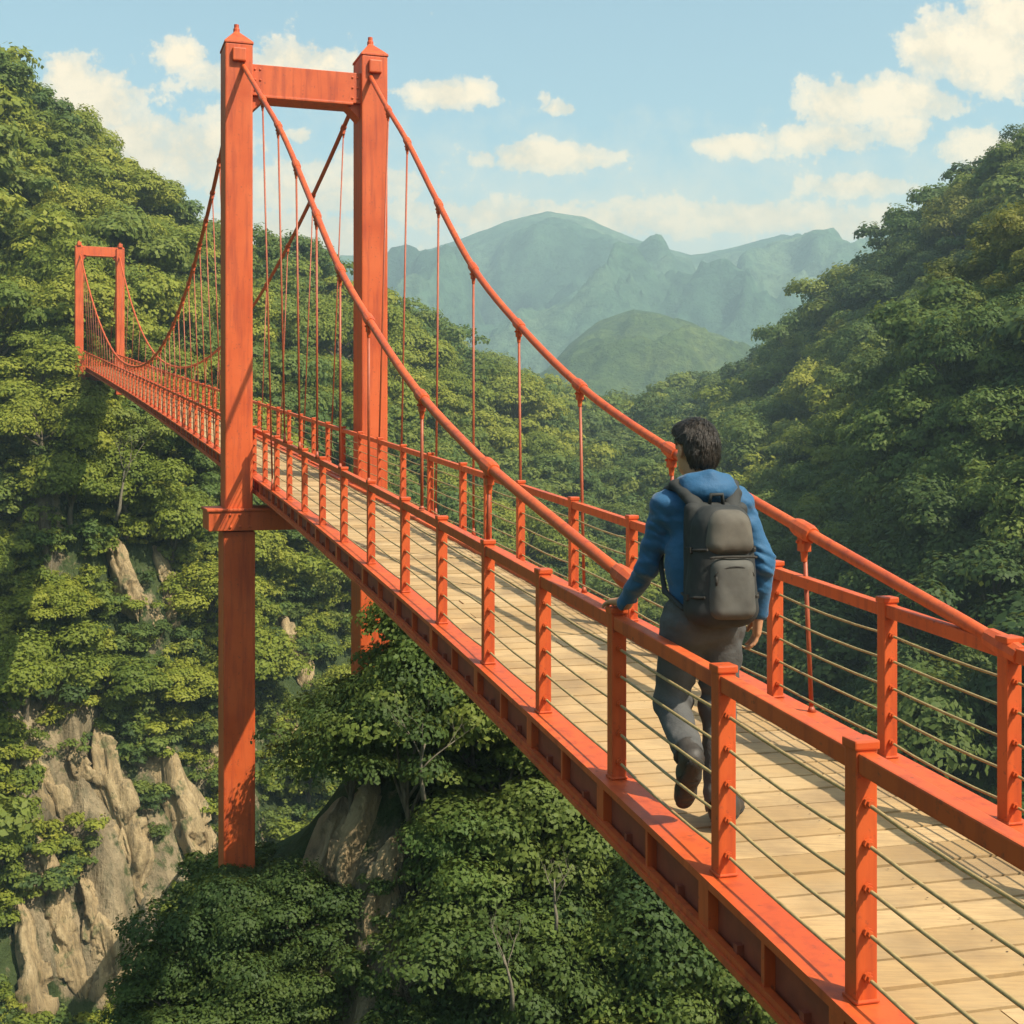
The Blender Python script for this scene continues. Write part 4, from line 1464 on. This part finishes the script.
# backpack ----------------------------------------------------------------------
RB = None
bk = SDF((-.26, -.46, .78), (.26, .10, 1.50), .006)
bk.rbox((0.0, -.210, 1.120), (.140, .10, .262), .092, 0, None, -.17)
bk.rbox((0.005, -.130, 1.14), (.140, .035, .25), .03, .02)
P = bk.grid()
bk.v = (bk.v + .006 * fbm(P[..., 0] * 12, P[..., 1] * 12, P[..., 2] * 8, 3, 51)).astype(np.float32)
main = add_part('main_compartment', bk, M['pack'], pack, 1)
fp = SDF((-.22, -.50, .80), (.22, -.16, 1.30), .0055)
fp.rbox((0.008, -.298, 1.035), (.098, .050, .132), .046, 0, None, -.06)
P = fp.grid(); fp.v = (fp.v + .0045 * fbm(P[..., 0] * 14, P[..., 1] * 14, P[..., 2] * 10, 3, 55)).astype(np.float32)
add_part('front_pocket', fp, M['pack_light'], pack, 1)
tl = SDF((-.22, -.48, 1.10), (.22, -.05, 1.48), .0055)
tl.rbox((0.006, -.270, 1.268), (.100, .062, .098), .060, 0, None, -.18)
P = tl.grid(); tl.v = (tl.v + .0045 * fbm(P[..., 0] * 14, P[..., 1] * 14, P[..., 2] * 10, 3, 58)).astype(np.float32)
add_part('top_flap', tl, M['pack_brown'], pack, 1)
zp = MB()
zp.tube([(.006 + .104 * math.sin(a), -.334 + .008 * abs(math.sin(a)), 1.165 + .0 + .006 * math.cos(a)) for a in np.linspace(-1.4, 1.4, 9)], .006, 6)
zp.build('zip', M['sole'], main, None, 0, True)
for sx in (-1, 1):
    stp = SDF((-.30, -.30, .80), (.30, .26, 1.56), .0062)
    pts = [(.075 * sx, -.14, 1.36), (.100 * sx, -.085, 1.425), (.118 * sx, -.01, 1.462), (.122 * sx, .065, 1.430), (.120 * sx, .125, 1.34), (.128 * sx, .150, 1.22), (.150 * sx, .125, 1.10), (.165 * sx, .03, .99), (.135 * sx, -.12, .93)]
    for i in range(len(pts) - 1):
        stp.cone(pts[i], pts[i + 1], (.026 if i < 5 else .012), (.026 if i < 4 else .012), .012, (1.5, 1, 1) if i < 5 else (1, 1, 1))
    add_part('shoulder_strap', stp, M['pack'], pack, 1)
for sx in (-1, 1):      # compression straps with buckles on the flanks, seams of the pocket
    for zz_ in (1.00, 1.20):
        sb = MB(); x0 = .142 * sx * (1.05 - .5 * (zz_ - 1.0))
        sb.tube([(x0 * .98, -.13, zz_), (x0 * 1.02, -.20, zz_ - .008), (x0 * .93, -.265, zz_ - .004), (x0 * .74, -.308, zz_)], .0065, 6)
        sb.box((x0 * 1.03, -.21, zz_ - .008), ((1, 0, 0), (0, 1, 0), (0, 0, 1)), (.007, .018, .013))
        sb.build('compression_strap', M['sole'], main, None, .001)
zq = MB(); zq.tube([(.008 + .086 * math.sin(a), -.345 + .014 * abs(math.sin(a)) ** 2, 1.085 + .045 * math.cos(a)) for a in np.linspace(-1.5, 1.5, 11)], .004, 6)
zq.box((-.074, -.342, 1.072), ((1, 0, 0), (0, 1, 0), (0, 0, 1)), (.004, .003, .018))
zq.build('zip', M['sole'], main, None, 0, True)
hl = MB(); hl.tube([(-.03, -.15, 1.38), (-.025, -.155, 1.425), (.025, -.155, 1.425), (.03, -.15, 1.38)], .009, 8)
hl.build('grab_loop', M['pack'], pack, None, 0, True)

for nm, l in (('headtop', HC + np.array([0, 0, .13])), ('shoulderL', shL), ('elbowL', elL), ('handL', hand_t), ('shoulderR', shR), ('elbowR', elR), ('wristR', wrR), ('hip', (0, 0, .9)), ('kneeL', kneeL), ('ankL', ankL), ('ankR', ankR), ('packtop', (0, -.2, 1.39)), ('packbot', (0, -.25, .86))):
    print('JOINT', nm, [round(v) for v in L2P(l)])

# ------------------------------------------------------------------ air
zlo = float(ZG.min()) - 1
zhi = 4 + max(v.co.z for o in S.objects if o.name.startswith('mountain') for v in o.data.vertices)
hz = MB(); hz.abox((0, 0, (zlo + zhi) / 2), (2900, 2900, (zhi - zlo) / 2))
hme = hz.mesh('haze', None)
ho = link(bpy.data.objects.new('haze', hme)); tag(ho, kind='stuff')
hm = bpy.data.materials.new('haze_air'); hm.use_nodes = True
for n in list(hm.node_tree.nodes):
    if n.type == 'BSDF_PRINCIPLED': hm.node_tree.nodes.remove(n)
pv = hm.node_tree.nodes.new('ShaderNodeVolumePrincipled')
pv.inputs['Color'].default_value = (.60, .82, .90, 1); pv.inputs['Density'].default_value = .0007
pv.inputs['Anisotropy'].default_value = .1
hm.node_tree.links.new(pv.outputs[0], hm.node_tree.nodes['Material Output'].inputs['Volume'])
hme.materials.append(hm)
ho.display_type = 'WIRE'

# ------------------------------------------------------------------ light and sky
sun_dir = Vector((1.0, -.68, 1.42)).normalized()
sl = bpy.data.lights.new('sun', 'SUN'); sl.energy = 4.9; sl.angle = math.radians(.5); sl.color = (1.0, .90, .74)
so = bpy.data.objects.new('sun', sl); COL.objects.link(so)
so.rotation_euler = sun_dir.to_track_quat('Z', 'Y').to_euler()
elev = math.asin(sun_dir.z); az = math.atan2(sun_dir.x, sun_dir.y)

w = bpy.data.worlds.new('World'); S.world = w; w.use_nodes = True
nt = NT(w.node_tree); bg = nt.n['Background']
sky = nt.n.new('ShaderNodeTexSky'); sky.sky_type = 'NISHITA'; sky.sun_disc = False
sky.sun_elevation = elev; sky.sun_rotation = az; sky.altitude = 300; sky.air_density = 1.0; sky.dust_density = 2.2; sky.ozone_density = 1.0
bg.inputs[1].default_value = .145
tc = nt.n.new('ShaderNodeTexCoord'); sp = nt.n.new('ShaderNodeSeparateXYZ'); nt.link(tc.outputs['Generated'], sp.inputs[0])
yy = nt.math('MAXIMUM', sp.outputs[1], .05)
U = nt.math('DIVIDE', sp.outputs[0], yy); Vv = nt.math('DIVIDE', sp.outputs[2], yy)
uv = nt.n.new('ShaderNodeCombineXYZ'); nt.link(U, uv.inputs[0]); nt.link(Vv, uv.inputs[1])
n1 = nt.new('ShaderNodeTexNoise', Scale=26.0, Detail=10.0, Roughness=.66); nt.link(uv.outputs[0], n1.inputs['Vector'])
n2 = nt.new('ShaderNodeTexNoise', Scale=75.0, Detail=8.0, Roughness=.65); nt.link(uv.outputs[0], n2.inputs['Vector'])
CL = [  # cloud puffs as bearings: x, y, half width, half height, strength
    (985, 52, 75, 48, 1.0), (935, 48, 38, 30, 1.0), (1010, 20, 60, 28, 1.0), (900, 100, 75, 26, .95), (838, 105, 42, 28, .95), (830, 138, 65, 18, .9), (735, 146, 40, 13, .85), (905, 128, 40, 22, .8),
    (985, 148, 52, 22, .9), (860, 186, 66, 13, .85), (545, 158, 72, 16, .95), (530, 150, 38, 13, .9), (448, 95, 44, 17, 1.0), (562, 108, 24, 10, .75), (545, 102, 8, 12, .6),
    (90, 110, 58, 46, 1.0), (70, 80, 28, 26, 1.0), (120, 150, 90, 40, 1.0), (190, 150, 70, 40, .9), (180, 55, 30, 18, .8), (290, 62, 70, 24, .85), (215, 75, 40, 20, .7), (300, 135, 18, 10, .7),
    (330, 190, 130, 40, .7), (500, 215, 120, 18, .75), (620, 222, 170, 18, .75), (760, 218, 130, 18, .85), (640, 205, 60, 10, .6), (300, 235, 90, 30, .9), (860, 225, 90, 20, .8), (420, 210, 60, 16, .6), (-80, 120, 120, 60, .9), (1130, 90, 80, 60, .9), (1220, 200, 150, 40, .8), (-250, 210, 160, 40, .8)]
acc = None
for (x, y, a, b, st) in CL:
    du = nt.math('MULTIPLY', nt.math('SUBTRACT', U, (x - 512) / FPX), FPX / a)
    dv = nt.math('MULTIPLY', nt.math('SUBTRACT', Vv, (HZN - y) / FPX), FPX / b)
    d = nt.math('ADD', nt.math('MULTIPLY', du, du), nt.math('MULTIPLY', dv, dv))
    g = nt.math('MULTIPLY', nt.math('POWER', 2.718, nt.math('MULTIPLY', d, -.85)), st)
    acc = g if acc is None else nt.math('MAXIMUM', acc, g)
edge = nt.math('ADD', acc, nt.math('MULTIPLY', nt.math('SUBTRACT', n1.outputs['Fac'], .5), 1.7))
edge = nt.math('ADD', edge, nt.math('MULTIPLY', nt.math('SUBTRACT', n2.outputs['Fac'], .5), .8))
front = nt.math('GREATER_THAN', sp.outputs[1], .06)
mask = nt.math('MULTIPLY', nt.ramp(edge, [(.30, (0, 0, 0)), (.52, (.70, .70, .70)), (.85, (1, 1, 1))], 'EASE'), front)
mask = nt.math('MULTIPLY', mask, .93)
skyc = nt.mixc(1.0, sky.outputs[0], (.93, 1.02, .84), 'MULTIPLY')
veil = nt.math('ADD', nt.math('MULTIPLY', Vv, -5.2), 1.42)
veil = nt.math('MULTIPLY', nt.ramp(nt.math('ADD', veil, nt.math('MULTIPLY', nt.math('SUBTRACT', n1.outputs['Fac'], .5), 1.0)), [(.15, (0, 0, 0)), (1, (.75, .75, .75))]), front)
skyc = nt.mixc(veil, skyc, (6.4, 5.1, 3.35))
cloudc = nt.mixc(nt.ramp(n1.outputs['Fac'], [(.40, (0, 0, 0)), (.58, (1, 1, 1))]), (5.3, 4.15, 2.7), (6.9, 5.3, 3.35))
nt.link(nt.mixc(mask, skyc, cloudc), bg.inputs[0])

# ------------------------------------------------------------------ camera
cd = bpy.data.cameras.new('camera'); cd.sensor_width = 36; cd.lens = FPX / 1024 * 36
cd.shift_y = -(512 - HZN) / 1024; cd.clip_start = .05; cd.clip_end = 8000
co = bpy.data.objects.new('camera', cd); COL.objects.link(co)
co.location = (0, 0, EYE); co.rotation_euler = (PI / 2, 0, 0)
S.camera = co
S.view_settings.view_transform = 'Standard'; S.view_settings.look = 'None'
S.view_settings.exposure = 0.72; S.view_settings.gamma = 1
S.render.engine = 'CYCLES'
S.cycles.use_denoising = True
S.cycles.max_bounces = 6; S.cycles.diffuse_bounces = 3; S.cycles.transmission_bounces = 3; S.cycles.volume_bounces = 0
S.cycles.transparent_max_bounces = 4
S.cycles.caustics_reflective = False; S.cycles.caustics_refractive = False
